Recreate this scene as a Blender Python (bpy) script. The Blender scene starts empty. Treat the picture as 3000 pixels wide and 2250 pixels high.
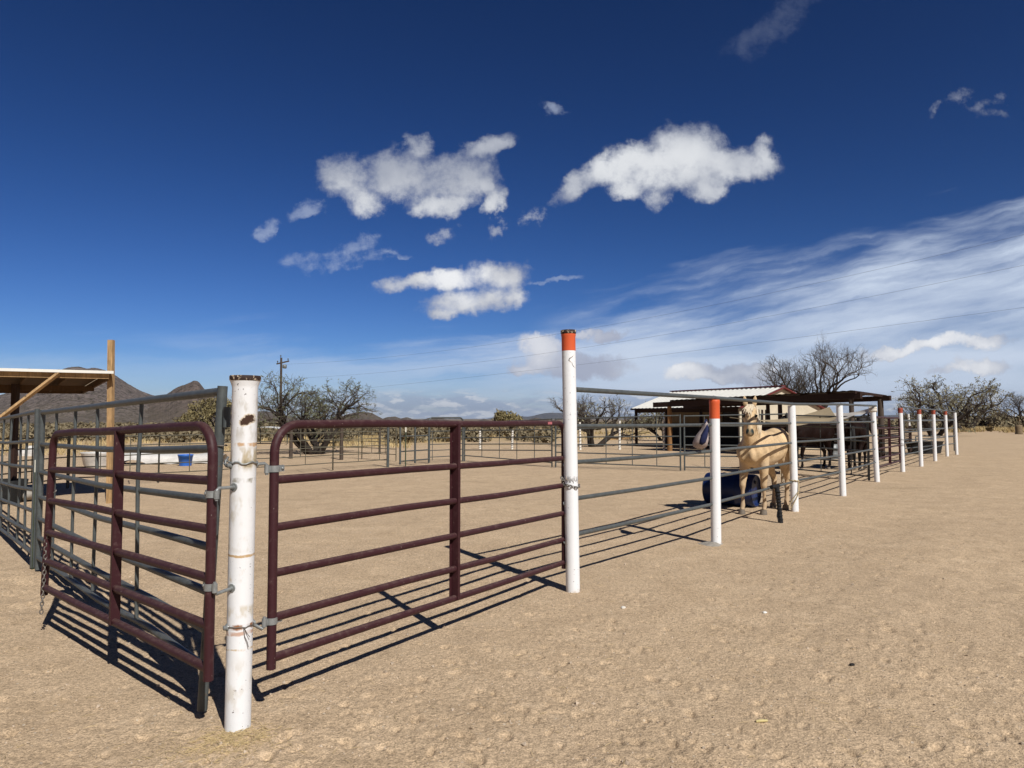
import bpy, bmesh, math, random
import numpy as np
from mathutils import Vector, Matrix, Quaternion
R = math.radians
rng = random.Random(7)
S = bpy.context.scene
COL = S.collection
V = Vector

# ------------------------------------------------------------------ camera
EYE, F, PITCH = 1.57, 2083.333, math.atan(101 / 2083.333)
cam_data = bpy.data.cameras.new('camera')
cam = bpy.data.objects.new('camera', cam_data)
COL.objects.link(cam)
cam.location = (0, 0, EYE)
cam.rotation_euler = (math.pi / 2 + PITCH, 0, 0)
cam_data.lens, cam_data.sensor_width = 25.0, 36.0
cam_data.clip_start, cam_data.clip_end = 0.05, 90000
S.camera = cam

def ray(px, py):
    xr, yr = (px - 1500) / F, (1125 - py) / F
    c, s = math.cos(PITCH), math.sin(PITCH)
    return V((xr, c - yr * s, s + yr * c))

def G(px, py, z=0.0):
    """where a point of the photograph meets the level z"""
    d = ray(px, py)
    t = (z - EYE) / d.z
    return V((d.x * t, d.y * t, z))

def P(px, py, Y):
    """the point of the photograph at depth Y"""
    d = ray(px, py)
    return V((d.x * Y / d.y, Y, EYE + d.z * Y / d.y))

# ------------------------------------------------------------------ objects
def wloc(o):
    l = V((0, 0, 0))
    while o is not None:
        l += o.location
        o = o.parent
    return l

def tag(o, label=None, cat=None, group=None, kind=None):
    if label: o['label'] = label
    if cat: o['category'] = cat
    if group: o['group'] = group
    if kind: o['kind'] = kind
    return o

def thing(name, loc, label, cat, group=None):
    o = bpy.data.objects.new(name, None)
    COL.objects.link(o)
    o.location = loc
    o.empty_display_size = 0.2
    return tag(o, label, cat, group)

def frame_for(d):
    d = d.normalized()
    a = V((0, 0, 1)) if abs(d.z) < 0.9 else V((1, 0, 0))
    u = d.cross(a).normalized()
    return u, u.cross(d).normalized()

class MB:
    def __init__(s):
        s.v, s.f, s.fs = [], [], []

    def face(s, idx, smooth=True):
        s.f.append(idx); s.fs.append(smooth)

    def tube(s, pts, r, n=8, cap=True, smooth=True):
        pts = [V(p) for p in pts]
        k = len(pts)
        rs = r if isinstance(r, (list, tuple)) else [r] * k
        d0 = (pts[1] - pts[0]).normalized()
        u, w = frame_for(d0)
        base = len(s.v)
        prev = d0
        for i, p in enumerate(pts):
            if i == 0: d = d0
            elif i == k - 1: d = (pts[i] - pts[i - 1]).normalized()
            else:
                d = (pts[i + 1] - pts[i - 1])
                d = d.normalized() if d.length > 1e-9 else prev
            q = prev.rotation_difference(d)
            u = q @ u; w = q @ w; prev = d
            for j in range(n):
                a = 2 * math.pi * j / n
                s.v.append(p + (u * math.cos(a) + w * math.sin(a)) * rs[i])
        for i in range(k - 1):
            for j in range(n):
                a, b = base + i * n + j, base + i * n + (j + 1) % n
                s.face((a, a + n, b + n, b), smooth)
        if cap: s.caps(base, base + (k - 1) * n, n)
        return s

    def loft(s, rings, n=14):
        """rings: (centre, side vector, up vector)"""
        base = len(s.v)
        for c, a, b in rings:
            for j in range(n):
                t = 2 * math.pi * j / n
                s.v.append(V(c) + V(a) * math.cos(t) + V(b) * math.sin(t))
        for i in range(len(rings) - 1):
            for j in range(n):
                a, b = base + i * n + j, base + i * n + (j + 1) % n
                s.face((a, b, b + n, a + n))
        s.face(tuple(base + j for j in reversed(range(n))))
        s.face(tuple(base + (len(rings) - 1) * n + j for j in range(n)))
        return s

    def caps(s, a, b, n):
        q = len(s.v)
        s.v += [s.v[a + j].copy() for j in range(n)] + [s.v[b + j].copy() for j in range(n)]
        s.face(tuple(q + j for j in range(n)), False)
        s.face(tuple(q + n + j for j in reversed(range(n))), False)

    def beam(s, a, b, w, h, up=V((0, 0, 1)), bev=0.0):
        a, b = V(a), V(b)
        d = (b - a).normalized()
        side = d.cross(up)
        side = side.normalized() if side.length > 1e-6 else V((1, 0, 0))
        u = side.cross(d).normalized()
        base = len(s.v)
        for p in (a, b):
            for x, y in ((-1, -1), (1, -1), (1, 1), (-1, 1)):
                s.v.append(p + side * x * w / 2 + u * y * h / 2)
        for q in ((0, 1, 2, 3), (7, 6, 5, 4), (0, 4, 5, 1), (1, 5, 6, 2), (2, 6, 7, 3), (3, 7, 4, 0)):
            s.face(tuple(base + i for i in reversed(q)), False)
        return s

    def box(s, c, sx, sy, sz, yaw=0.0):
        c = V(c)
        d = V((math.cos(yaw), math.sin(yaw), 0))
        return s.beam(c - d * sx / 2, c + d * sx / 2, sy, sz)

    def lathe(s, prof, c, n=20, axis=V((0, 0, 1)), smooth=True, cap=True):
        c = V(c); axis = V(axis).normalized()
        u, w = frame_for(axis)
        base = len(s.v)
        for r, z in prof:
            for j in range(n):
                a = 2 * math.pi * j / n
                s.v.append(c + axis * z + (u * math.cos(a) + w * math.sin(a)) * r)
        k = len(prof)
        for i in range(k - 1):
            for j in range(n):
                a, b = base + i * n + j, base + i * n + (j + 1) % n
                s.face((a, a + n, b + n, b), smooth)
        if cap: s.caps(base, base + (k - 1) * n, n)
        return s

    def torus(s, c, axis, r1, r2, n=16, m=6, sx=1.0):
        c = V(c); axis = V(axis).normalized()
        u, w = frame_for(axis)
        base = len(s.v)
        for i in range(n):
            a = 2 * math.pi * i / n
            e = u * math.cos(a) * sx + w * math.sin(a)
            for j in range(m):
                b = 2 * math.pi * j / m
                s.v.append(c + e * r1 + e.normalized() * r2 * math.cos(b) + axis * r2 * math.sin(b))
        for i in range(n):
            for j in range(m):
                p = base + i * m + j; q = base + i * m + (j + 1) % m
                p2 = base + ((i + 1) % n) * m + j; q2 = base + ((i + 1) % n) * m + (j + 1) % m
                s.face((p, p2, q2, q))
        return s

    def quad(s, c, a, b, smooth=False):
        base = len(s.v)
        s.v += [c - a - b, c + a - b, c + a + b, c - a + b]
        s.face((base, base + 1, base + 2, base + 3), smooth)
        return s

    def grid(s, fn, nu, nv, smooth=True):
        base = len(s.v)
        for i in range(nu + 1):
            for j in range(nv + 1):
                s.v.append(V(fn(i / nu, j / nv)))
        for i in range(nu):
            for j in range(nv):
                a = base + i * (nv + 1) + j
                s.face((a, a + nv + 1, a + nv + 2, a + 1), smooth)
        return s

    def build(s, name, mat, parent=None, loc=None):
        off = wloc(parent) if parent else V((0, 0, 0))
        l = V(loc) if loc is not None else off
        me = bpy.data.meshes.new(name)
        me.from_pydata([tuple(p - l) for p in s.v], [], s.f)
        me.polygons.foreach_set('use_smooth', s.fs)
        me.update()
        for m in (mat if isinstance(mat, (list, tuple)) else [mat]):
            me.materials.append(m)
        o = bpy.data.objects.new(name, me)
        COL.objects.link(o)
        if parent:
            o.parent = parent
            o.location = l - off
        else:
            o.location = l
        return o

def mesh_np(name, verts, faces, mat, smooth=True):
    me = bpy.data.meshes.new(name)
    nv, nf = len(verts), len(faces)
    me.vertices.add(nv)
    me.vertices.foreach_set('co', np.asarray(verts, dtype=np.float32).ravel())
    me.loops.add(nf * 4)
    me.loops.foreach_set('vertex_index', np.asarray(faces, dtype=np.int32).ravel())
    me.polygons.add(nf)
    me.polygons.foreach_set('loop_start', np.arange(0, nf * 4, 4, dtype=np.int32))
    me.polygons.foreach_set('use_smooth', np.full(nf, smooth))
    me.update(calc_edges=True)
    me.validate()
    me.materials.append(mat)
    o = bpy.data.objects.new(name, me)
    COL.objects.link(o)
    return o

# ------------------------------------------------------------------ numpy noise
def _hash(ix, iy, seed):
    h = (ix.astype(np.int64) * 374761393 + iy.astype(np.int64) * 668265263 + seed * 1442695041) & 0xFFFFFFFF
    h = ((h ^ (h >> 13)) * 1274126177) & 0xFFFFFFFF
    return ((h ^ (h >> 16)) & 0xFFFFFF) / float(0xFFFFFF)

def vnoise(x, y, seed=0):
    ix, iy = np.floor(x), np.floor(y)
    fx, fy = x - ix, y - iy
    fx = fx * fx * (3 - 2 * fx); fy = fy * fy * (3 - 2 * fy)
    a, b = _hash(ix, iy, seed), _hash(ix + 1, iy, seed)
    c, d = _hash(ix, iy + 1, seed), _hash(ix + 1, iy + 1, seed)
    return (a + (b - a) * fx) * (1 - fy) + (c + (d - c) * fx) * fy

def fbm(x, y, octs=4, seed=0):
    t, amp, tot = 0, 1.0, 0
    for o in range(octs):
        t = t + amp * vnoise(x * 2 ** o, y * 2 ** o, seed + o * 17)
        tot += amp; amp *= 0.5
    return t / tot

# ------------------------------------------------------------------ node helper
class NT:
    def __init__(s, tree):
        s.t = tree
        s.n, s.l = tree.nodes, tree.links
    def new(s, typ, **kw):
        nd = s.n.new(typ)
        for k, v in kw.items(): setattr(nd, k, v)
        return nd
    def put(s, sock, val):
        if isinstance(val, bpy.types.NodeSocket): s.l.new(val, sock)
        elif val is not None: sock.default_value = val
    def m(s, op, a, b=None, c=None, clamp=False):
        nd = s.new('ShaderNodeMath', operation=op, use_clamp=clamp)
        for i, x in enumerate((a, b, c)):
            if x is not None: s.put(nd.inputs[i], x)
        return nd.outputs[0]
    def vm(s, op, a, b=None, scale=None):
        nd = s.new('ShaderNodeVectorMath', operation=op)
        s.put(nd.inputs[0], a)
        if b is not None: s.put(nd.inputs[1], b)
        if scale is not None: s.put(nd.inputs['Scale'], scale)
        return nd.outputs['Value'] if op in ('DOT_PRODUCT', 'LENGTH', 'DISTANCE') else nd.outputs[0]
    def mix(s, f, a, b):
        nd = s.new('ShaderNodeMix', data_type='RGBA')
        s.put(nd.inputs[0], f)
        s.put(nd.inputs[6], a if isinstance(a, bpy.types.NodeSocket) else tuple(a) + (1,) * (4 - len(a)))
        s.put(nd.inputs[7], b if isinstance(b, bpy.types.NodeSocket) else tuple(b) + (1,) * (4 - len(b)))
        return nd.outputs[2]
    def noise(s, vec, scale, detail=4, rough=0.55, out='Fac', dist=0.0, dim='3D'):
        nd = s.new('ShaderNodeTexNoise', noise_dimensions=dim)
        s.put(nd.inputs['Vector'], vec)
        nd.inputs['Scale'].default_value = scale
        nd.inputs['Detail'].default_value = detail
        nd.inputs['Roughness'].default_value = rough
        nd.inputs['Distortion'].default_value = dist
        return nd.outputs[out if out == 'Color' else 0] if out != 'Color' else nd.outputs[1]
    def voro(s, vec, scale, feature='F1', out=0):
        nd = s.new('ShaderNodeTexVoronoi', feature=feature)
        s.put(nd.inputs['Vector'], vec)
        nd.inputs['Scale'].default_value = scale
        return nd.outputs[out]
    def step(s, x, lo, hi):
        nd = s.new('ShaderNodeMapRange', interpolation_type='SMOOTHSTEP')
        s.put(nd.inputs[0], x)
        nd.inputs[1].default_value, nd.inputs[2].default_value = lo, hi
        return nd.outputs[0]
    def lin(s, x, lo, hi, a=0.0, b=1.0):
        nd = s.new('ShaderNodeMapRange')
        s.put(nd.inputs[0], x)
        for i, v in enumerate((lo, hi, a, b)): nd.inputs[i + 1].default_value = v
        return nd.outputs[0]
    def sep(s, vec):
        nd = s.new('ShaderNodeSeparateXYZ')
        s.put(nd.inputs[0], vec)
        return nd.outputs
    def comb(s, x, y, z):
        nd = s.new('ShaderNodeCombineXYZ')
        for i, v in enumerate((x, y, z)): s.put(nd.inputs[i], v)
        return nd.outputs[0]
    def scalev(s, vec, x, y, z):
        return s.vm('MULTIPLY', vec, (x, y, z))
    def bump(s, h, strength, dist, normal=None):
        nd = s.new('ShaderNodeBump')
        nd.inputs['Strength'].default_value = strength
        nd.inputs['Distance'].default_value = dist
        s.put(nd.inputs['Height'], h)
        if normal is not None: s.put(nd.inputs['Normal'], normal)
        return nd.outputs[0]

MATS = {}
def mat(name, fn, rough=0.7, metal=0.0, spec=0.3):
    """fn(nt, object coords, bsdf) wires the colour"""
    if name in MATS: return MATS[name]
    m = bpy.data.materials.new(name)
    m.use_nodes = True
    nt = NT(m.node_tree)
    b = nt.n['Principled BSDF']
    b.inputs['Roughness'].default_value = rough
    b.inputs['Metallic'].default_value = metal
    b.inputs['Specular IOR Level'].default_value = spec
    co = nt.new('ShaderNodeTexCoord').outputs['Object']
    fn(nt, co, b)
    MATS[name] = m
    return m

def plain(c, var=0.25, scale=8.0, bump=0.0, scale2=None, stretch=None):
    """a colour worn and mottled a little"""
    def fn(nt, co, b):
        v = nt.scalev(co, *stretch) if stretch else co
        n1 = nt.noise(v, scale, 5, 0.6)
        n2 = nt.noise(v, scale2 or scale * 7, 3, 0.6)
        f = nt.m('ADD', nt.m('MULTIPLY', n1, 0.65), nt.m('MULTIPLY', n2, 0.35))
        f = nt.lin(f, 0.3, 0.7)
        lo = tuple(x * (1 - var) for x in c); hi = tuple(min(1, x * (1 + var)) for x in c)
        nt.put(b.inputs['Base Color'], nt.mix(f, lo, hi))
        if bump: nt.put(b.inputs['Normal'], nt.bump(n2, bump, 0.01))
    return fn
SKY_AIR, SKY_TINT, SKY_GAMMA, HAZE = 0.9, (1.0, 1.0, 1.0), 1.0, True
# ------------------------------------------------------------------ materials
def m_white(nt, co, b, heavy=0.0):
    n = nt.noise(co, 9, 6, 0.65)
    big = nt.noise(nt.scalev(co, 1, 1, 0.35), 3.0, 3, 0.5)
    fine = nt.noise(co, 55, 3, 0.6)
    dirt = nt.m('MULTIPLY', nt.step(n, 0.5, 0.75), nt.m('ADD', nt.step(big, 0.45, 0.7), 0.15))
    c = nt.mix(nt.m('MULTIPLY', dirt, 0.16 + heavy * 0.5), (0.76, 0.765, 0.77), (0.40, 0.35, 0.26))
    chips = nt.m('MULTIPLY', nt.step(fine, 0.665 - heavy * 0.03, 0.70 - heavy * 0.03), nt.step(big, 0.42, 0.55))
    c = nt.mix(chips, c, (0.06, 0.035, 0.025))
    return c

def fn_white(nt, co, b):
    c = m_white(nt, co, b)
    z = nt.sep(co)[2]
    low = nt.m('MULTIPLY', nt.step(z, 0.22, 0.0), nt.noise(co, 14, 4))
    c = nt.mix(nt.step(low, 0.25, 0.7), c, (0.50, 0.39, 0.27))
    nt.put(b.inputs['Base Color'], c)
    nt.put(b.inputs['Normal'], nt.bump(nt.noise(co, 40, 4), 0.08, 0.01))
WHITE = mat('white_painted_pipe', fn_white, 0.45)

def fn_white_old(nt, co, b):
    """the corner post: chipped, stained in rings at its own heights"""
    c = m_white(nt, co, b, 0.25)
    x, y, z = nt.sep(co)
    w = nt.noise(co, 13, 5, 0.65)
    zz = nt.m('ADD', z, nt.m('MULTIPLY', nt.m('SUBTRACT', w, 0.5), 0.03))
    def ring(h, hw, col, amt, c, thr=0.45):
        k = nt.m('SUBTRACT', 1.0, nt.m('DIVIDE', nt.m('ABSOLUTE', nt.m('SUBTRACT', zz, h)), hw), clamp=True)
        k = nt.m('MULTIPLY', nt.step(k, 0, 0.6), nt.step(nt.noise(nt.scalev(co, 1, 1, 0.4), 21, 4), thr, thr + 0.18))
        return nt.mix(nt.m('MULTIPLY', k, amt), c, col)
    c = ring(1.41, 0.075, (0.40, 0.31, 0.16), 0.8, c, 0.38)
    c = ring(1.62, 0.16, (0.42, 0.38, 0.31), 0.6, c, 0.47)
    c = ring(1.15, 0.10, (0.48, 0.42, 0.31), 0.55, c, 0.5)
    c = ring(0.28, 0.16, (0.52, 0.46, 0.36), 0.5, c, 0.48)
    c = ring(0.98, 0.05, (0.50, 0.43, 0.30), 0.6, c, 0.46)
    c = ring(0.64, 0.04, (0.50, 0.42, 0.28), 0.6, c, 0.47)
    c = ring(1.385, 0.03, (0.25, 0.20, 0.12), 0.8, c, 0.5)
    c = ring(1.30, 0.018, (0.22, 0.19, 0.13), 0.85, c, 0.42)
    c = ring(1.48, 0.012, (0.50, 0.27, 0.09), 0.8, c, 0.4)
    c = ring(0.92, 0.009, (0.48, 0.30, 0.12), 0.9, c, 0.36)
    c = ring(0.82, 0.04, (0.46, 0.33, 0.17), 0.75, c, 0.52)
    c = ring(0.565, 0.016, (0.28, 0.11, 0.035), 0.95, c, 0.36)
    c = ring(0.535, 0.014, (0.45, 0.20, 0.08), 0.7, c, 0.35)
    c = ring(0.455, 0.006, (0.50, 0.34, 0.15), 0.8, c, 0.4)
    # the bare rusty patch below the cap, on the side that faces the track
    px = nt.m('DIVIDE', nt.m('SUBTRACT', x, 0.040), 0.030)
    pz = nt.m('DIVIDE', nt.m('SUBTRACT', nt.m('SUBTRACT', z, 1.592), nt.m('MULTIPLY', x, 0.35)), 0.024)
    d = nt.m('ADD', nt.m('MULTIPLY', px, px), nt.m('MULTIPLY', pz, pz))
    d = nt.m('ADD', d, nt.m('MULTIPLY', nt.m('SUBTRACT', nt.noise(co, 46, 6, 0.75), 0.5), 4.6))
    front = nt.step(y, 0.0, -0.03)
    c = nt.mix(nt.m('MULTIPLY', nt.step(d, 1.7, 1.2), nt.m('MULTIPLY', front, 0.6)), c, (0.55, 0.40, 0.20))
    c = nt.mix(nt.m('MULTIPLY', nt.step(d, 0.95, 0.7), front), c, (0.055, 0.028, 0.018))
    nt.put(b.inputs['Base Color'], c)
    nt.put(b.inputs['Normal'], nt.bump(nt.noise(co, 40, 4), 0.1, 0.01))
WHITE_OLD = mat('chipped_white_pipe', fn_white_old, 0.5)

def fn_rustcap(nt, co, b):
    n = nt.noise(co, 38, 5, 0.65)
    c = nt.mix(nt.step(n, 0.52, 0.6), (0.035, 0.02, 0.015), (0.62, 0.50, 0.36))
    nt.put(b.inputs['Base Color'], c)
    nt.put(b.inputs['Normal'], nt.bump(n, 0.3, 0.01))
RUSTCAP = mat('rusty_cap', fn_rustcap, 0.75)

def fn_orange(nt, co, b):
    n = nt.noise(co, 24, 5, 0.65)
    c = nt.mix(nt.step(n, 0.62, 0.68), (0.62, 0.105, 0.035), (0.40, 0.10, 0.05))
    nt.put(b.inputs['Base Color'], c)
ORANGE = mat('orange_paint', fn_orange, 0.5)
ORANGE_DULL = mat('faded_red_paint', plain((0.33, 0.075, 0.045), 0.35, 20), 0.6)

def fn_maroon(nt, co, b):
    geo = nt.new('ShaderNodeNewGeometry').outputs['Normal']
    up = nt.sep(geo)[2]
    n = nt.noise(co, 22, 5, 0.65); n2 = nt.noise(co, 130, 3, 0.6); n3 = nt.noise(co, 3.5, 3)
    dust = nt.m('MULTIPLY', nt.step(up, 0.25, 0.95), nt.lin(nt.m('ADD', n, nt.m('MULTIPLY', n2, 0.6)), 0.55, 1.0))
    dust = nt.m('ADD', nt.m('MULTIPLY', dust, 0.55), nt.m('MULTIPLY', nt.step(n, 0.52, 0.72), 0.18))
    c = nt.mix(n3, (0.034, 0.0092, 0.0120), (0.047, 0.0125, 0.0158))
    c = nt.mix(nt.m('MINIMUM', dust, 0.85), c, (0.15, 0.098, 0.085))
    c = nt.mix(nt.step(nt.noise(co, 75, 2), 0.73, 0.76), c, (0.30, 0.24, 0.21))
    worn = nt.m('MULTIPLY', nt.step(nt.noise(co, 17, 6, 0.7), 0.60, 0.70), nt.lin(n2, 0.35, 0.7))
    c = nt.mix(nt.m('MULTIPLY', worn, 0.7), c, (0.145, 0.085, 0.08))
    c = nt.mix(nt.step(nt.noise(nt.scalev(co, 1, 1, 0.6), 60, 4, 0.7), 0.71, 0.74), c, (0.06, 0.03, 0.02))
    nt.put(b.inputs['Base Color'], c)
    nt.put(b.inputs['Normal'], nt.bump(n2, 0.12, 0.004))
MAROON = mat('maroon_gate_paint', fn_maroon, 0.55, 0.0, 0.28)

def fn_galv(nt, co, b, c0=(0.056, 0.064, 0.064), c1=(0.098, 0.108, 0.107)):
    geo = nt.new('ShaderNodeNewGeometry').outputs['Normal']
    up = nt.sep(geo)[2]
    n = nt.noise(co, 14, 5, 0.65); n2 = nt.noise(co, 90, 3, 0.6)
    c = nt.mix(nt.lin(n, 0.3, 0.7), c0, c1)
    dust = nt.m('MULTIPLY', nt.step(up, 0.2, 0.95), nt.lin(n2, 0.35, 0.75, 0.05, 0.4))
    c = nt.mix(dust, c, (0.24, 0.22, 0.19))
    c = nt.mix(nt.m('MULTIPLY', nt.step(nt.noise(co, 30, 4), 0.64, 0.70), 0.6), c, (0.13, 0.085, 0.055))
    nt.put(b.inputs['Base Color'], c)
    nt.put(b.inputs['Normal'], nt.bump(n2, 0.1, 0.004))
GALV = mat('weathered_galvanised_pipe', fn_galv, 0.5, 0.15, 0.4)
OLIVE = mat('old_olive_brown_pipe', lambda nt, co, b: fn_galv(nt, co, b, (0.075, 0.068, 0.048), (0.12, 0.108, 0.078)), 0.6, 0.05)
ZINC = mat('bright_zinc_steel', plain((0.25, 0.26, 0.255), 0.3, 30), 0.45, 0.35, 0.5)
CHAIN = mat('dull_chain_steel', plain((0.19, 0.17, 0.15), 0.45, 60), 0.5, 0.5)
WIRE = mat('tie_wire', plain((0.16, 0.14, 0.12), 0.3, 40), 0.55, 0.3)
GREENPOST = mat('green_steel_post', plain((0.055, 0.068, 0.040), 0.35, 20), 0.6)
BLACK = mat('black_rubber', plain((0.012, 0.012, 0.012), 0.5, 14, 0.3), 0.75)
BLACKWRAP = mat('black_wrapping', plain((0.010, 0.010, 0.012), 0.5, 40, 0.6), 0.55)
BLUE = mat('blue_plastic', plain((0.005, 0.016, 0.075), 0.35, 6), 0.45, 0, 0.4)
BLUE2 = mat('bright_blue_plastic', plain((0.02, 0.13, 0.52), 0.15, 6), 0.4, 0, 0.5)
CONCRETE = mat('concrete', plain((0.30, 0.27, 0.23), 0.3, 25, 0.4), 0.9)

def wood(c, var=0.35):
    def fn(nt, co, b):
        g = nt.noise(nt.scalev(co, 14, 14, 1.2), 3.0, 6, 0.65)
        kn = nt.voro(nt.scalev(co, 1, 1, 0.6), 6.0)
        n = nt.noise(co, 5, 3)
        f = nt.lin(nt.m('ADD', nt.m('MULTIPLY', g, 0.7), nt.m('MULTIPLY', n, 0.3)), 0.32, 0.68)
        c0 = nt.mix(f, tuple(x * (1 - var) for x in c), tuple(x * (1 + var * 0.5) for x in c))
        c0 = nt.mix(nt.step(kn, 0.12, 0.05), c0, tuple(x * 0.3 for x in c))
        nt.put(b.inputs['Base Color'], c0)
        nt.put(b.inputs['Normal'], nt.bump(g, 0.25, 0.01))
    return fn
LUMBER = mat('new_lumber', wood((0.42, 0.265, 0.125), 0.55), 0.75)
PLYWOOD = mat('plywood_sheet', wood((0.085, 0.045, 0.02)), 0.85)
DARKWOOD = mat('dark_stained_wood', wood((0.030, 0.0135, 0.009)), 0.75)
POLEWOOD = mat('peeled_pole_wood', wood((0.27, 0.14, 0.055), 0.5), 0.8)
UTILWOOD = mat('utility_pole_wood', wood((0.075, 0.055, 0.042)), 0.85)
WHITEMETAL = mat('white_sheet_metal', plain((0.72, 0.70, 0.64), 0.08, 3), 0.4, 0, 0.4)
CREAMWALL = mat('cream_wall', plain((0.55, 0.48, 0.36), 0.12, 2.5, 0.1), 0.8)
REDTRIM = mat('dark_red_trim', plain((0.16, 0.028, 0.028), 0.2, 6), 0.55)
TANWALL = mat('tan_board_wall', plain((0.22, 0.16, 0.095), 0.3, 4, 0.1, stretch=(6, 6, 0.6)), 0.8)
TANCLOTH = mat('tan_shade_cloth', plain((0.40, 0.31, 0.19), 0.15, 10, 0.2), 0.9)
PALECLOTH = mat('pale_cloth', plain((0.62, 0.57, 0.50), 0.15, 10, 0.2), 0.9)
TARP = mat('white_tarp', plain((0.55, 0.53, 0.50), 0.30, 2.2, 0.3, stretch=(1, 1, 2.5)), 0.7)
ROPE = mat('tan_rope', plain((0.42, 0.34, 0.20), 0.3, 60), 0.9)
NAVY = mat('navy_fabric', plain((0.012, 0.017, 0.06), 0.3, 20), 0.85)
PINKGREY = mat('grey_pink_fabric', plain((0.40, 0.33, 0.31), 0.2, 25, 0.3), 0.9)
BARK = mat('grey_brown_bark', plain((0.060, 0.047, 0.036), 0.45, 9, 0.4, stretch=(1, 1, 0.3)), 0.9)
BARKDARK = mat('dark_bark', plain((0.030, 0.022, 0.017), 0.45, 9, 0.4, stretch=(1, 1, 0.3)), 0.9)
TWIG = mat('thin_twigs', plain((0.085, 0.068, 0.052), 0.3, 5), 0.9)
GREYMETAL = mat('grey_tank_metal', plain((0.20, 0.21, 0.21), 0.25, 5), 0.5, 0.3)
INSUL = mat('glass_insulator', plain((0.10, 0.11, 0.11), 0.2, 20), 0.3, 0, 0.5)

def leafmat(name, c, trans=0.25):
    def fn(nt, co, b):
        oi = nt.new('ShaderNodeNewGeometry').outputs['Random Per Island']
        f = nt.m('ADD', nt.m('MULTIPLY', oi, 0.6), nt.m('MULTIPLY', nt.noise(co, 0.9, 2), 0.5))
        nt.put(b.inputs['Base Color'], nt.mix(f, tuple(x * 0.55 for x in c), tuple(x * 1.45 for x in c)))
    return mat(name, fn, 0.8, 0, 0.2)
LEAF = leafmat('mesquite_leaves', (0.215, 0.20, 0.125))
LEAFGREEN = leafmat('feathery_green_leaves', (0.135, 0.14, 0.078))
LEAFBROWN = leafmat('dry_brown_leaves', (0.19, 0.145, 0.085))
SCRUB = leafmat('desert_scrub_leaves', (0.185, 0.150, 0.092))
PALOVERDE = leafmat('yellow_green_leaves', (0.20, 0.165, 0.08))
DRYGRASS = leafmat('dry_grass_blades', (0.42, 0.32, 0.16))
STRAW = leafmat('straw_bits', (0.50, 0.38, 0.20))
PEBBLE = leafmat('pale_pebbles', (0.42, 0.335, 0.25))

# ------------------------------------------------------------------ ground
def ground_drop(r):
    return -np.clip(r - 90, 0, 3600) * 0.0052

def fence_side(x, y):
    """distance from the line of white posts, positive on the open track side"""
    return (x - 0.554) * 0.80 - (y - 6.45) * 0.60

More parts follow.
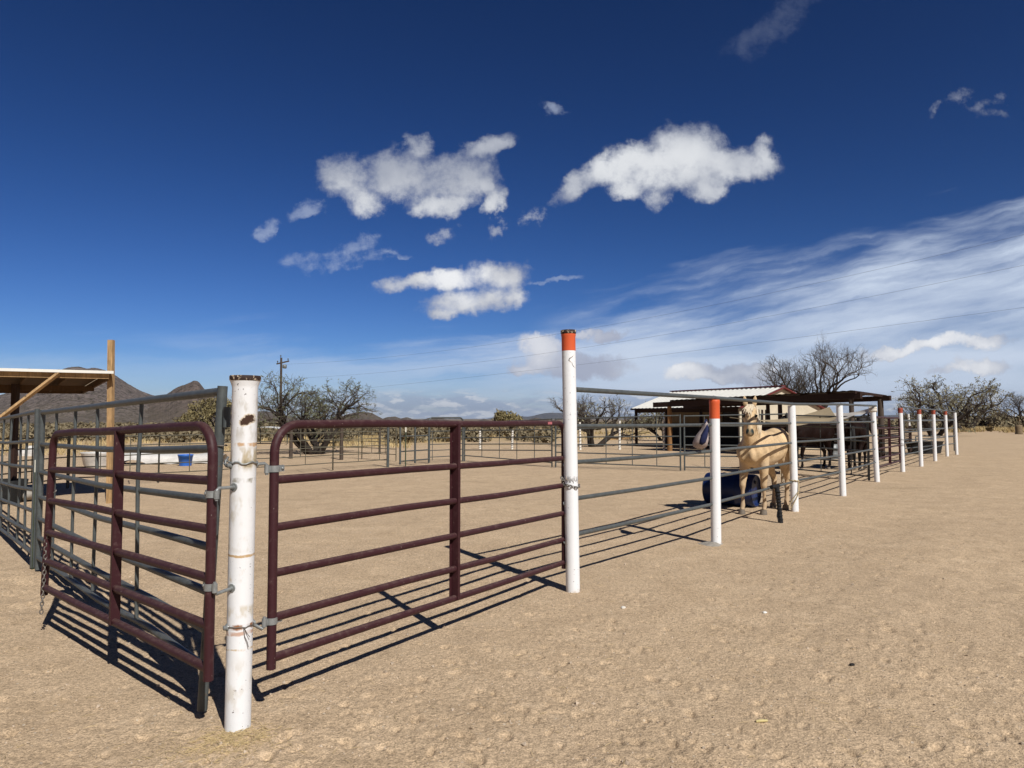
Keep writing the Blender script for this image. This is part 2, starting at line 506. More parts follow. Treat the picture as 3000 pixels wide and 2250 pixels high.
def make_ground():
    th = np.concatenate([np.linspace(-180, -60, 40)[:-1], np.linspace(-60, -44, 30)[:-1], np.linspace(-44, 44, 680)[:-1],
                         np.linspace(44, 60, 30)[:-1], np.linspace(60, 180, 41)[:-1]])
    th = np.radians(th)
    rs = [0.6]
    while rs[-1] < 42000:
        g = 0.0052 if 1.8 < rs[-1] < 13 else (0.0085 if 1.8 < rs[-1] < 32 else 0.03)
        rs.append(rs[-1] * (1 + g))
    rs = np.array(rs)
    nr, nt_ = len(rs), len(th)
    RR, TT = np.meshgrid(rs, th, indexing='ij')
    X, Y = RR * np.sin(TT), RR * np.cos(TT)
    Z = ground_drop(RR)
    near = np.clip((45 - RR) / 25, 0, 1)
    fd = fence_side(X, Y)
    al = X * 0.60 + Y * 0.80
    track = np.clip(fd / 2.0, 0, 1)
    rough = 0.25 + 1.3 * np.clip((fbm(X * 0.7, Y * 0.7, 3, 101) - 0.38) / 0.24, 0, 1)
    Z = Z + near * (0.035 * (fbm(X * 0.35, Y * 0.35, 3, 3) - 0.5) + 0.014 * (fbm(X * 1.7, Y * 1.7, 3, 5) - 0.5)
                    + 0.006 * (fbm(X * 7, Y * 7, 3, 9) - 0.5)
                    + 0.0035 * (fbm(X * 22, Y * 22, 2, 12) - 0.5) * np.clip((14 - RR) / 8, 0, 1) * rough)
    Z = Z + rough * 0.0055 * (fbm(X * 38, Y * 38, 2, 15) - 0.5) * np.clip((9 - RR) / 5, 0, 1)
    # soft wheel ruts along the fence and the churned sand they leave
    Z = Z + near * track * 0.018 * (np.sin(fd * 3.1 + 1.5 * fbm(al * 0.25, fd * 0.3, 2, 31)) * fbm(al * 0.5, fd * 0.5, 2, 44))
    Z = Z + near * track * 0.016 * (fbm(al * 1.6, fd * 5.5, 3, 51) - 0.5)
    # hoof and boot prints
    rg = np.random.RandomState(4)
    lr = np.log(rs)
    for i in range(3800):
        r = math.exp(rg.uniform(math.log(2.2), math.log(24))); t = rg.uniform(-0.72, 0.72)
        x, y = r * math.sin(t), r * math.cos(t)
        onr = (x - 0.554) * 0.80 - (y - 6.45) * 0.60 > 0.3
        if rg.rand() > (0.9 if onr else 0.45): continue
        a = rg.uniform(0.022, 0.05); e = rg.uniform(0.4, 0.8); ph = rg.uniform(0, math.pi)
        dep = a * rg.uniform(0.10, 0.36)
        i0, i1 = np.searchsorted(rs, r - 2.2 * a), np.searchsorted(rs, r + 2.2 * a)
        j0, j1 = np.searchsorted(th, t - 2.2 * a / r), np.searchsorted(th, t + 2.2 * a / r)
        if i1 <= i0 or j1 <= j0: continue
        dx, dy = X[i0:i1, j0:j1] - x, Y[i0:i1, j0:j1] - y
        u = (dx * math.cos(ph) + dy * math.sin(ph)) / a; v = (-dx * math.sin(ph) + dy * math.cos(ph)) / (a * e)
        q = u * u + v * v
        Z[i0:i1, j0:j1] += -dep * np.exp(-q * q * 0.9) + 0.22 * dep * np.exp(-(np.sqrt(q) - 1.45) ** 2 * 7)
    # scuffed, dug up sand by the corral corner at the left
    c = G(75, 1720)
    d2 = (X - c.x) ** 2 + (Y - c.y) ** 2
    Z += 0.16 * np.exp(-d2 / 1.1) * (fbm(X * 2.5, Y * 2.5, 4, 77) - 0.35)
    verts = np.stack([X, Y, Z], -1).reshape(-1, 3)
    ii, jj = np.meshgrid(np.arange(nr - 1), np.arange(nt_), indexing='ij')
    a = ii * nt_ + jj; b = ii * nt_ + (jj + 1) % nt_
    faces = np.stack([a, a + nt_, b + nt_, b], -1).reshape(-1, 4)[:, ::-1]
    # close the middle
    cen = len(verts)
    verts = np.vstack([verts, [[0, 0, 0]]])
    k = np.arange(0, nt_, 2)
    mid = np.stack([np.full(len(k), cen), k, (k + 1) % nt_, (k + 2) % nt_], -1)[:, ::-1]
    faces = np.vstack([faces, mid])

    def fn(nt, co, b):
        x, y, z = nt.sep(co)
        big = nt.noise(co, 0.45, 4, 0.6)
        mid = nt.noise(co, 2.2, 4, 0.6)
        fine = nt.noise(co, 34, 4, 0.7)
        grain = nt.noise(co, 105, 3, 0.75)
        c = nt.mix(nt.lin(mid, 0.3, 0.7), (0.47, 0.342, 0.218), (0.585, 0.435, 0.285))
        c = nt.mix(nt.m('MULTIPLY', nt.lin(big, 0.38, 0.62), 0.55), c, (0.47, 0.345, 0.225))
        g = nt.lin(nt.m('ADD', nt.m('MULTIPLY', fine, 0.35), nt.m('MULTIPLY', grain, 0.65)), 0.38, 0.62, 0.50, 1.46)
        c = nt.vm('SCALE', c, scale=g)
        blot = nt.noise(nt.scalev(co, 1, 1, 0), 6.5, 5, 0.7)
        c = nt.vm('SCALE', c, scale=nt.lin(blot, 0.36, 0.64, 0.93, 1.06))
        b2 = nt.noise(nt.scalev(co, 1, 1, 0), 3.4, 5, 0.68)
        c = nt.mix(nt.m('MULTIPLY', nt.step(b2, 0.56, 0.66), 0.22), c, (0.27, 0.20, 0.13))  # dark blotches painted in as shading of the churned sand
        b3 = nt.noise(nt.vm('ADD', nt.scalev(co, 1, 1, 0), (7.3, 2.2, 0)), 4.6, 4, 0.66)
        c = nt.mix(nt.m('MULTIPLY', nt.step(b3, 0.57, 0.68), 0.25), c, (0.66, 0.51, 0.355))
        # pale grit and dark bits of dung
        v = nt.voro(co, 26, out=0); vc = nt.voro(co, 26, out=1)
        pick = nt.step(nt.sep(vc)[0], 0.90, 0.93)
        c = nt.mix(nt.m('MULTIPLY', nt.step(v, 0.22, 0.12), pick), c, (0.60, 0.50, 0.38))
        v2 = nt.voro(co, 15, out=0); vc2 = nt.voro(co, 15, out=1)
        pick2 = nt.m('MULTIPLY', nt.step(nt.sep(vc2)[1], 0.93, 0.96), nt.lin(big, 0.4, 0.6))
        c = nt.mix(nt.m('MULTIPLY', nt.step(v2, 0.24, 0.14), pick2), c, (0.13, 0.085, 0.05))
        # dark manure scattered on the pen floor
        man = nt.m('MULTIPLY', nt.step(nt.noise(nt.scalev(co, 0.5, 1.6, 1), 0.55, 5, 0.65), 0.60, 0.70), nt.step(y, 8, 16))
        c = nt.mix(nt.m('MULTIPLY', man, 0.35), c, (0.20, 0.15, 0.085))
        # dry grass land beyond the yard, scrub soil beyond that
        wob = nt.m('MULTIPLY', nt.m('SUBTRACT', nt.noise(co, 0.09, 4, 0.6), 0.5), 40)
        yy = nt.m('ADD', nt.m('ADD', y, wob), nt.m('MULTIPLY', nt.m('ABSOLUTE', nt.m('ADD', x, 0)), 0.0))
        yy = nt.m('SUBTRACT', yy, nt.m('MAXIMUM', nt.m('MULTIPLY', x, 0.9), 0))
        far = nt.m('MULTIPLY', nt.step(yy, 40, 50), nt.lin(nt.noise(co, 0.5, 4, 0.65), 0.35, 0.65, 0.3, 1.0))
        c = nt.mix(nt.m('MULTIPLY', far, 0.8), c, (0.44, 0.325, 0.17))
        soil = nt.step(y, 110, 260)
        sh = nt.step(nt.noise(co, 0.16, 5, 0.7), 0.42, 0.58)
        c = nt.mix(nt.m('MULTIPLY', soil, 0.85), c, nt.mix(sh, (0.23, 0.165, 0.10), (0.075, 0.062, 0.036)))
        nt.put(b.inputs['Base Color'], c)
        h = nt.m('ADD', nt.m('MULTIPLY', fine, 0.7), nt.m('MULTIPLY', grain, 0.35))
        h2 = nt.noise(nt.scalev(co, 1, 1, 0), 9, 4, 0.6)
        bp = nt.bump(h2, 0.12, 0.02)
        nt.put(b.inputs['Normal'], nt.bump(h, 0.9, 0.014, nt.bump(nt.voro(co, 70), 0.25, 0.010, bp)))
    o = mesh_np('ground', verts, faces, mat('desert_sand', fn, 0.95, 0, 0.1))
    tag(o, kind='structure')
    return X, Y, Z, rs, th
_gx, _gy, _gz, _rs, _th = make_ground()

def gz(x, y):
    r, t = math.hypot(x, y), math.atan2(x, y)
    i = min(max(int(np.searchsorted(_rs, r)) - 1, 0), len(_rs) - 2); j = min(max(int(np.searchsorted(_th, t)) - 1, 0), len(_th) - 2)
    return float(min(_gz[i, j], _gz[i + 1, j], _gz[i, j + 1], _gz[i + 1, j + 1]))

# loose grit and straw lying on the sand
def scatter_bits():
    rg = random.Random(11)
    pb = MB()
    for _ in range(4200):
        r = math.exp(rg.uniform(math.log(2.3), math.log(16))); t = rg.uniform(-0.66, 0.66)
        x, y = r * math.sin(t), r * math.cos(t)
        s = rg.uniform(0.0025, 0.0068) * (1.0 if rg.random() < 0.94 else 2.0)
        c = V((x, y, gz(x, y) + s * 0.4))
        q = [V((rg.gauss(0, 1), rg.gauss(0, 1), rg.gauss(0, 1))).normalized() for _ in range(2)]
        u = q[0]; w = u.cross(q[1]).normalized(); n = u.cross(w)
        b = len(pb.v)
        for e in (u, w, n): pb.v += [c + e * s * rg.uniform(0.7, 1.6), c - e * s * rg.uniform(0.7, 1.4)]
        for f in ((0, 2, 4), (2, 1, 4), (1, 3, 4), (3, 0, 4), (2, 0, 5), (1, 2, 5), (3, 1, 5), (0, 3, 5)):
            pb.face(tuple(b + k for k in f), False)
    tag(pb.build('pebbles', PEBBLE), 'pale grit and pebbles scattered over the sand', 'pebbles', kind='stuff')
    st = MB()
    def blade(x, y, L, w, lift=0.004):
        a = rg.uniform(0, math.pi)
        d = V((math.cos(a), math.sin(a), rg.uniform(-0.1, 0.25))).normalized()
        c = V((x, y, gz(x, y) + lift + rg.uniform(0, 0.006)))
        st.tube([c - d * L / 2, c + V((0, 0, L * 0.05)), c + d * L / 2], [w * 0.5, w, w * 0.5], 4)
    for _ in range(700):
        r = math.exp(rg.uniform(math.log(2.3), math.log(15))); t = rg.uniform(-0.66, 0.66)
        blade(r * math.sin(t), r * math.cos(t), rg.uniform(0.02, 0.07), 0.0012)
    for cx, cy, n, sp in ((690, 2165, 520, 0.10), (640, 2200, 260, 0.13), (2560, 1430, 60, 0.5), (2080, 1605, 60, 0.25)):
        c = G(cx, cy)
        for _ in range(n):
            blade(c.x + rg.gauss(0, sp), c.y + rg.gauss(0, sp * 0.7), rg.uniform(0.02, 0.055), 0.0011, 0.002)
    tag(st.build('straw', STRAW), 'bits of dry straw lying on the sand', 'straw', kind='stuff')
scatter_bits()

# ------------------------------------------------------------------ hills
def hillmat(name, rock, rock2, veg, vs):
    def fn(nt, co, b):
        x, y, z = nt.sep(co)
        n = nt.noise(co, vs, 7, 0.65)
        n2 = nt.noise(co, vs * 6, 5, 0.7)
        n3 = nt.noise(nt.scalev(co, 1, 0.6, 1), vs * 11, 4, 0.75)
        c = nt.mix(nt.lin(n, 0.35, 0.65), rock, rock2)
        c = nt.mix(nt.m('MULTIPLY', nt.step(n2, 0.47, 0.58), 0.8), c, veg)
        c = nt.mix(nt.m('MULTIPLY', nt.step(n3, 0.52, 0.57), 0.9), c, tuple(q * 0.30 for q in veg))
        low = nt.step(z, 48, -4)
        c = nt.mix(nt.m('MULTIPLY', low, nt.lin(n2, 0.3, 0.7, 0.3, 0.95)), c, tuple(q * 1.15 for q in veg))
        nt.put(b.inputs['Base Color'], c)
        nt.put(b.inputs['Normal'], nt.bump(nt.m('ADD', n2, nt.m('MULTIPLY', n3, 0.4)), 0.9, 0.09 / vs))
    return mat(name, fn, 0.95, 0, 0.1)

def hills(name, sil, D, foot, m, seed, base=-24, rough=0.16, nx=420, ns=44):
    px = np.linspace(sil[0][0], sil[-1][0], nx)
    py = np.interp(px, [a for a, _ in sil], [b for _, b in sil])
    k = np.ones(5) / 5
    py = np.convolve(np.pad(py, 2, mode='edge'), k, 'valid')
    jag = (fbm(px * 0.06 * 3, px * 0 + seed, 4, seed) - 0.5) * 3.0
    py = py + jag * np.clip((1236 - py) / 60, 0, 0.8)
    xr = (px - 1500) / F; yr = (1125 - py) / F
    c, s = math.cos(PITCH), math.sin(PITCH)
    ratio = (s + yr * c) / (c - yr * s); az = xr / (c - yr * s)
    verts = []
    sg = np.concatenate([np.linspace(0, 1, ns), np.linspace(1, 1.6, 10)[1:]])
    for sv in sg:
        Yd = foot + (D - foot) * sv
        H = EYE + ratio * D - base
        if sv <= 1: shape = 0.22 * sv + 0.78 * sv ** 2.0
        else: shape = max(0.0, 1 - ((sv - 1) / 0.6) ** 1.3)
        X = az * Yd
        sc = 1.0 / (D * 0.05)
        rid = np.abs(fbm(X * sc, np.full_like(X, Yd * sc * 0.35), 5, seed) - 0.5) * 2
        z = base + H * shape - H * rough * rid * (4 * sv * (1 - sv) if sv <= 1 else 0.3)
        verts.append(np.stack([X, np.full_like(X, Yd), z], -1))
    verts = np.concatenate(verts)
    n1 = len(sg)
    ii, jj = np.meshgrid(np.arange(n1 - 1), np.arange(nx - 1), indexing='ij')
    a = ii * nx + jj
    faces = np.stack([a, a + 1, a + nx + 1, a + nx], -1).reshape(-1, 4)
    o = mesh_np(name, verts, faces, m)
    return tag(o, kind='structure')

HILL = hillmat('rocky_hillside', (0.165, 0.132, 0.120), (0.265, 0.215, 0.19), (0.105, 0.088, 0.066), 0.012)
HILL2 = hillmat('brown_hillside', (0.155, 0.118, 0.10), (0.23, 0.175, 0.145), (0.105, 0.085, 0.062), 0.010)
FARHILL = hillmat('far_mountain', (0.12, 0.10, 0.085), (0.16, 0.135, 0.11), (0.09, 0.08, 0.06), 0.0015)
hills('hills', [(-700, 1215), (-300, 1190), (-120, 1176), (0, 1158), (50, 1140), (110, 1112), (150, 1094), (174, 1084), (198, 1077), (217, 1074),
                (236, 1075), (256, 1080), (275, 1076), (295, 1081), (311, 1085), (333, 1096), (362, 1116), (398, 1138), (427, 1151),
                (457, 1161), (485, 1166), (560, 1180), (640, 1196), (760, 1222), (830, 1238)], 1900, 380, HILL, 3)
hills('hill', [(380, 1200), (430, 1180), (485, 1157), (517, 1136), (553, 1122), (569, 1115), (577, 1115), (586, 1122), (597, 1138),
               (622, 1158), (647, 1174), (680, 1190), (720, 1202), (756, 1212), (800, 1226), (850, 1240)], 1600, 420, HILL2, 8, ns=40)
hills('ridge', [(600, 1225), (690, 1206), (756, 1205), (803, 1206), (836, 1217), (900, 1228), (960, 1239)], 3300, 1500, HILL, 12, -26)
hills('hill', [(930, 1243), (960, 1233), (998, 1220), (1039, 1208), (1062, 1206), (1088, 1209), (1105, 1218), (1118, 1225), (1150, 1240)], 2400, 1500, HILL2, 15, -26, nx=160)
hills('hill', [(1080, 1243), (1101, 1234), (1134, 1222), (1158, 1220), (1175, 1226), (1192, 1222), (1205, 1226), (1222, 1236), (1240, 1243)], 3200, 2300, HILL2, 19, -28, nx=160)
hills('hill', [(1200, 1243), (1222, 1236), (1256, 1224), (1270, 1225), (1284, 1220), (1303, 1228), (1330, 1236), (1366, 1233), (1395, 1234), (1420, 1226),
               (1440, 1235), (1500, 1237), (1540, 1231), (1569, 1223), (1590, 1228), (1640, 1238), (1700, 1243)], 4300, 3300, HILL2, 24, -34, nx=300)
hills('mountains', [(1150, 1238), (1300, 1234), (1430, 1227), (1458, 1219), (1480, 1222), (1510, 1218), (1540, 1221), (1560, 1219), (1588, 1211), (1612, 1209),
                    (1645, 1210), (1700, 1214), (1760, 1220), (1850, 1222), (1950, 1216), (2050, 1221), (2200, 1223), (2400, 1217), (2560, 1219), (2640, 1214),
                    (2700, 1218), (2850, 1222), (3050, 1219), (3400, 1230)], 21000, 17000, FARHILL, 33, -60, nx=500)
# ------------------------------------------------------------------ white posts of the fence
PR = 0.0635
POSTS = []
def white_post(base_px, top_px, label, kind, r=PR, bz=0.0):
    b = G(*base_px)
    t = P(top_px[0], top_px[1], b.y)
    b = V((b.x, b.y, gz(b.x, b.y) - 0.05))
    t = V((t.x, t.y + 0.0, t.z))
    root = thing('white_post', b, label, 'fence post', 'white pipe posts along the sandy track')
    d = (t - b)
    L = d.length; d = d / L
    m = MB()
    if kind == 'corner':
        m.lathe([(r, 0), (r, L - 0.062), (r * 1.05, L - 0.048), (r * 1.13, L - 0.034), (r * 1.18, L - 0.024)], b, 28, d)
        m.build('pipe', WHITE_OLD, root)
        c = MB().lathe([(r * 1.10, L - 0.0245), (r * 1.205, L - 0.024), (r * 1.23, L - 0.018), (r * 1.23, L - 0.002), (r * 1.18, L + 0.002), (r * 1.05, L + 0.002), (r * 1.0, L - 0.012)], b, 28, d)
        c.build('flanged_cap', RUSTCAP, root)
    elif kind == 'tall':
        m.lathe([(r, 0), (r, L - 0.19)], b, 28, d)
        m.build('pipe', WHITE, root)
        MB().lathe([(r + 0.001, L - 0.19), (r + 0.001, L - 0.062), (r * 1.07, L - 0.05), (r * 1.07, L - 0.035)], b, 28, d).build('orange_band', ORANGE, root)
        MB().lathe([(r * 1.02, L - 0.035), (r * 1.12, L - 0.030), (r * 1.14, L), (r * 1.02, L + 0.003), (r * 0.9, L - 0.004)], b, 28, d).build('cap', RUSTCAP, root)
    elif kind == 'orange':
        m.lathe([(r, 0), (r, L - 0.24)], b, 24, d)
        m.build('pipe', WHITE, root)
        MB().lathe([(r + 0.001, L - 0.24), (r + 0.001, L - 0.055), (r * 1.06, L - 0.045), (r * 1.06, L - 0.02), (r * 1.02, L), (r * 0.5, L + 0.001)], b, 24, d).build('orange_band', ORANGE, root)
    elif kind == 'small_orange':
        m.lathe([(r, 0), (r, L - 0.15)], b, 20, d)
        m.build('pipe', WHITE, root)
        MB().lathe([(r + 0.001, L - 0.15), (r + 0.001, L - 0.05), (r * 1.07, L - 0.04), (r * 1.07, L - 0.01), (r, L)], b, 20, d).build('red_band', ORANGE_DULL, root)
    else:
        m.lathe([(r, 0), (r, L - 0.05), (r * 0.97, L)], b, 20, d)
        m.build('pipe', WHITE, root)
    POSTS.append((b, t, root))
    return root

POST_LIST = [
    ((696, 2136), (719, 1102), 'chipped white corner post with rusty flanged cap, nearest the camera', 'corner'),
    ((1679, 1733), (1665, 968), 'tallest white post, orange band below its dark cap, beside the wide gate', 'tall'),
    ((2098, 1592), (2093, 1171), 'white post with broad orange top and concrete footing, by the hay bag', 'orange'),
    ((2329, 1497), (2319, 1188), 'stained white post with a loop of tan rope, right of the palomino', 'plain'),
    ((2470, 1454), (2459, 1188), 'plain white post in front of the tan shade cloth', 'plain'),
    ((2570, 1413), (2557, 1192), 'white post with pale cloth knotted at its top, left of the small maroon gate', 'plain'),
    ((2645, 1383), (2637, 1195), 'red-topped white post with a wire coil, right of the small maroon gate', 'small_orange'),
    ((2699, 1367), (2692, 1200), 'red-topped white post at the left end of the black stock tank', 'small_orange'),
    ((2740, 1351), (2734, 1202), 'red-topped white post standing in front of the black stock tank', 'small_orange'),
    ((2775, 1337), (2769, 1205), 'red-topped white post, the last with a red band along the fence', 'small_orange'),
    ((2803, 1332), (2797, 1209), 'bare-topped white post ending the fence at the far right', 'plain'),
]
for a in POST_LIST:
    white_post(*a)
PB = [p[0] for p in POSTS]; PT = [p[1] for p in POSTS]; PO = [p[2] for p in POSTS]

# extras of single posts
p1 = PB[0]
def ring_pts(c, r, n=20, wob=0.004, seed=1):
    g = random.Random(seed)
    return [c + V((math.cos(2 * math.pi * i / n) * r, math.sin(2 * math.pi * i / n) * r, g.uniform(-wob, wob))) for i in range(n + 1)]
def axis_at(i, z):
    b, t = PB[i], PT[i]
    return b + (t - b) * ((z - b.z) / (t.z - b.z))
wz = P(690, 1360, 3.53).z
MB().tube(ring_pts(axis_at(0, wz), PR + 0.004, 24, 0.006), 0.0045, 6).tube(
    [axis_at(0, wz) + V((-0.066, -0.01, 0)), axis_at(0, wz) + V((-0.082, -0.03, 0.012)), axis_at(0, wz) + V((-0.075, -0.035, -0.02)), axis_at(0, wz) + V((-0.092, -0.02, -0.005)), axis_at(0, wz) + V((-0.07, -0.02, 0.03))], 0.006, 6).build('tie_wire', ZINC, PO[0])
wz2 = P(690, 1855, 3.53).z
c2 = axis_at(0, wz2)
MB().tube(ring_pts(c2, PR + 0.003, 24, 0.004, 3), 0.0028, 6).tube([c2 + V((0.04, -0.052, 0)), c2 + V((0.055, -0.05, -0.03)), c2 + V((0.068, -0.045, -0.05))], 0.002, 5).tube(
    [c2 + V((0.038, -0.052, 0)), c2 + V((0.046, -0.055, -0.045)), c2 + V((0.058, -0.05, -0.075)), c2 + V((0.062, -0.045, -0.10))], 0.002, 5).build('tie_wire', WIRE, PO[0])
def bolt(i, z, side, name='bolt'):
    c = axis_at(i, z)
    s = V(side).normalized()
    MB().lathe([(0.018, PR - 0.006), (0.019, PR + 0.004), (0.012, PR + 0.007), (0.012, PR + 0.018), (0.006, PR + 0.02)], c, 12, s).build(name, ZINC, PO[i])
# concrete footing and rope
c3 = PB[2]
fm = MB()
g = random.Random(5)
fm.grid(lambda u, v: (c3.x - 0.03 + math.cos(u * 2 * math.pi) * (0.02 + 0.17 * v) * (1 + 0.25 * math.sin(3 * u * 6.28)) - 0.05 * v,
                      c3.y - 0.02 + math.sin(u * 2 * math.pi) * (0.02 + 0.16 * v), c3.z + 0.05 + 0.055 * math.cos(v * 1.6) - 0.02), 26, 6)
fm.build('concrete_footing', CONCRETE, PO[2])
ra = axis_at(3, 0.52); rb = axis_at(3, 0.12)
rm = MB().tube(ring_pts(ra, PR + 0.012, 18, 0.01, 8), 0.010, 6)
rm.tube([ra + V((0.05, -0.06, 0)), ra + V((0.06, -0.07, -0.12)), ra + V((0.03, -0.075, -0.25)), ra + V((-0.03, -0.08, -0.36)), rb + V((-0.09, -0.05, -0.08)),
         rb + V((-0.12, -0.04, -0.04)), rb + V((-0.07, -0.08, 0.08)), rb + V((0.04, -0.075, 0.22)), ra + V((0.055, -0.06, -0.02))], 0.008, 6)
tag(rm.build('rope', ROPE, None, ra), 'tan rope looped round the post beside the palomino', 'rope')
kc = axis_at(5, PT[5].z - 0.03)
km = MB()
for q in range(3):
    km.tube(ring_pts(kc + V((0, 0, -0.035 * q)), PR + 0.012, 18, 0.02, 20 + q), 0.022, 7)
km.build('cloth_knot', PALECLOTH, PO[5])
wm = MB()
for q in range(3):
    wm.torus(axis_at(6, 0.92 - 0.07 * q), (0.3, 0.5 * (-1) ** q, 1), PR + 0.025 + 0.012 * q, 0.005, 20, 5)
wm.build('wire_coil', WIRE, PO[6])
# scratch on the tall post and gnaw marks
tb, tt = PB[1], PT[1]
def on_post(i, pts, r, name, m, lift=0.0008):
    out = []
    for (px, py) in pts:
        Y = PB[i].y
        p = P(px, py, Y)
        a = axis_at(i, p.z)
        dx = max(-0.98, min(0.98, (p.x - a.x) / PR))
        out.append(V((a.x + dx * PR * 1.0, a.y - math.sqrt(1 - dx * dx) * PR - lift, p.z)))
    return out
MB().tube(on_post(1, [(1681, 1040), (1675, 1047), (1667, 1052), (1665, 1057), (1669, 1061), (1674, 1063), (1675, 1069), (1679, 1075), (1685, 1079)], 0, '', 0),
          [0.001, 0.0025, 0.004, 0.004, 0.0025, 0.0015, 0.0022, 0.0025, 0.001], 5).build('scratch', RUSTCAP, PO[1])
sm = MB()
g = random.Random(31)
for q in range(13):
    x = 1657 + q * 2.9
    sm.tube(on_post(1, [(x, 1397 + g.uniform(-5, 8)), (x + 0.8, 1406 + g.uniform(0, 8))], 0, '', 0), [0.0012, 0.0028], 5)
sm.build('gnaw_marks', RUSTCAP, PO[1])

# ------------------------------------------------------------------ pipe rails between the posts
RAILZ = [1.50, 1.165, 0.83, 0.50]
fdir = (PB[9] - PB[1]); fdir.z = 0; fdir.normalize()
fback = V((-fdir.y, fdir.x, 0))          # towards the pen
BAYS = [
    (1, 2, 'grey pipe rails between the tallest white post and the orange-topped post', 0, 0),
    (2, 3, 'grey pipe rails in front of the palomino horse', 0, 0),
    (3, 4, 'grey pipe rails in front of the shade cloth and a dark horse', 0, 0),
    (4, 5, 'grey pipe rails ending at the post with knotted cloth', 0, 0),
    (6, 7, 'grey pipe rails just right of the small maroon gate', 0, 0),
    (7, 8, 'grey pipe rails in front of the left half of the black stock tank', 0, 0),
    (8, 9, 'grey pipe rails in front of the right end of the black stock tank', 0, 0),
    (9, 10, 'grey pipe rails of the last, farthest bay of the fence', 0, 0),
]
for i, j, lab, _, _ in BAYS:
    a, b = PB[i], PB[j]
    root = thing('rail_panel', (a + b) / 2, lab, 'fence rails', 'grey pipe rails of the fence along the track')
    d = (b - a); d.z = 0; d.normalize()
    za = PT[i].z + 0.024; zb = PT[j].z + 0.024
    if i == 1: za = 1.838
    m = MB()
    if i == 1: m.tube([V((a.x, a.y, za)) + d * PR * 0.8, V((b.x, b.y, zb)) + d * 0.0], 0.0245, 10)
    else: m.tube([V((a.x, a.y, za)) + d * 0.002, V((b.x, b.y, zb)) + d * (0.06 if j in (10, 5) else 0)], 0.0245, 10)
    if j != 1:
        m.torus(V((b.x, b.y, zb)) - d * 0.02, d, 0.024, 0.004, 12, 5)
    m.build('top_rail', GALV, root)
    for q, z in enumerate(RAILZ):
        off = fback * 0.03
        dz = 0.01 if i > 1 else 0.0
        p, e = V((a.x, a.y, z + dz * 0)) + off, V((b.x, b.y, z - 0.01)) + off
        MB().tube([p + d * (PR * 0.9), (p + e) / 2 + V((0, 0, -0.004)), e - d * (PR * 1.02)], 0.0205, 10).build('rail', GALV, root)

# ------------------------------------------------------------------ maroon tube gates
def gate(name, label, A, B, zl, zr, brace_t, rr=0.0245, corner=0.15, lean=0.0):
    """A hinge end, B latch end (plan points); zl and zr the heights of the tubes at either end, top first"""
    root = thing(name, V((A.x, A.y, 0)), label, 'gate')
    d = (B - A); d.z = 0
    L = d.length; d = d / L
    def pt(s, z): return V((A.x, A.y, 0)) + d * s + V((0, 0, z))
    lowA, lowB = zl[-1] - 0.055, zr[-1] - 0.055
    def ends(z): return L - lean * (z - lowB) / (zr[0] - lowB)
    pts = [pt(0, lowA), pt(0, zl[0] - corner)]
    for k in range(1, 8):
        a = math.pi / 2 * k / 8
        pts.append(pt(corner * (1 - math.cos(a)), zl[0] - corner + corner * math.sin(a)))
    pts.append(pt(corner, zl[0]))
    c2 = corner * 0.75
    for k in range(1, 6):
        s = corner + (L - lean - corner - c2) * k / 6
        pts.append(pt(s, zl[0] + (zr[0] - zl[0]) * s / L + 0.004 * math.sin(k * 1.3)))
    for k in range(0, 9):
        a = math.pi / 2 * (1 - k / 8)
        pts.append(pt(L - lean - c2 + c2 * math.cos(a), zr[0] - c2 + c2 * math.sin(a)))
    pts.append(pt(L, lowB))
    MB().tube(pts, rr, 14).build('outer_frame', MAROON, root)
    for a, b in zip(zl[1:], zr[1:]):
        w = random.Random(int(a * 1000)).uniform(-0.006, 0.006)
        MB().tube([pt(0.01, a), pt(L * 0.33, a + (b - a) * 0.33 + w), pt(L * 0.66, a + (b - a) * 0.66 - w), pt(ends(b) - 0.01, b)], rr * 0.93, 12).build('crossbar', MAROON, root)
    s = L * brace_t
    n = V((-d.y, d.x, 0))
    tz = zl[0] + (zr[0] - zl[0]) * brace_t; bz = zl[-1] + (zr[-1] - zl[-1]) * brace_t
    # upright brace of folded sheet: a web across the tubes and two lips
    m = MB()
    m.beam(pt(s, bz - 0.01), pt(s, tz - rr * 0.2), 0.062, 0.006, d)
    m.beam(pt(s - 0.0135, bz - 0.01) + n * 0.0290, pt(s - 0.0135, tz - rr * 0.3) + n * 0.0290, 0.004, 0.021, d)
    m.beam(pt(s + 0.0135, bz - 0.01) - n * 0.0290, pt(s + 0.0135, tz - rr * 0.3) - n * 0.0290, 0.004, 0.021, d)
    m.build('upright_brace', MAROON, root)
    return root, pt, d, n, L

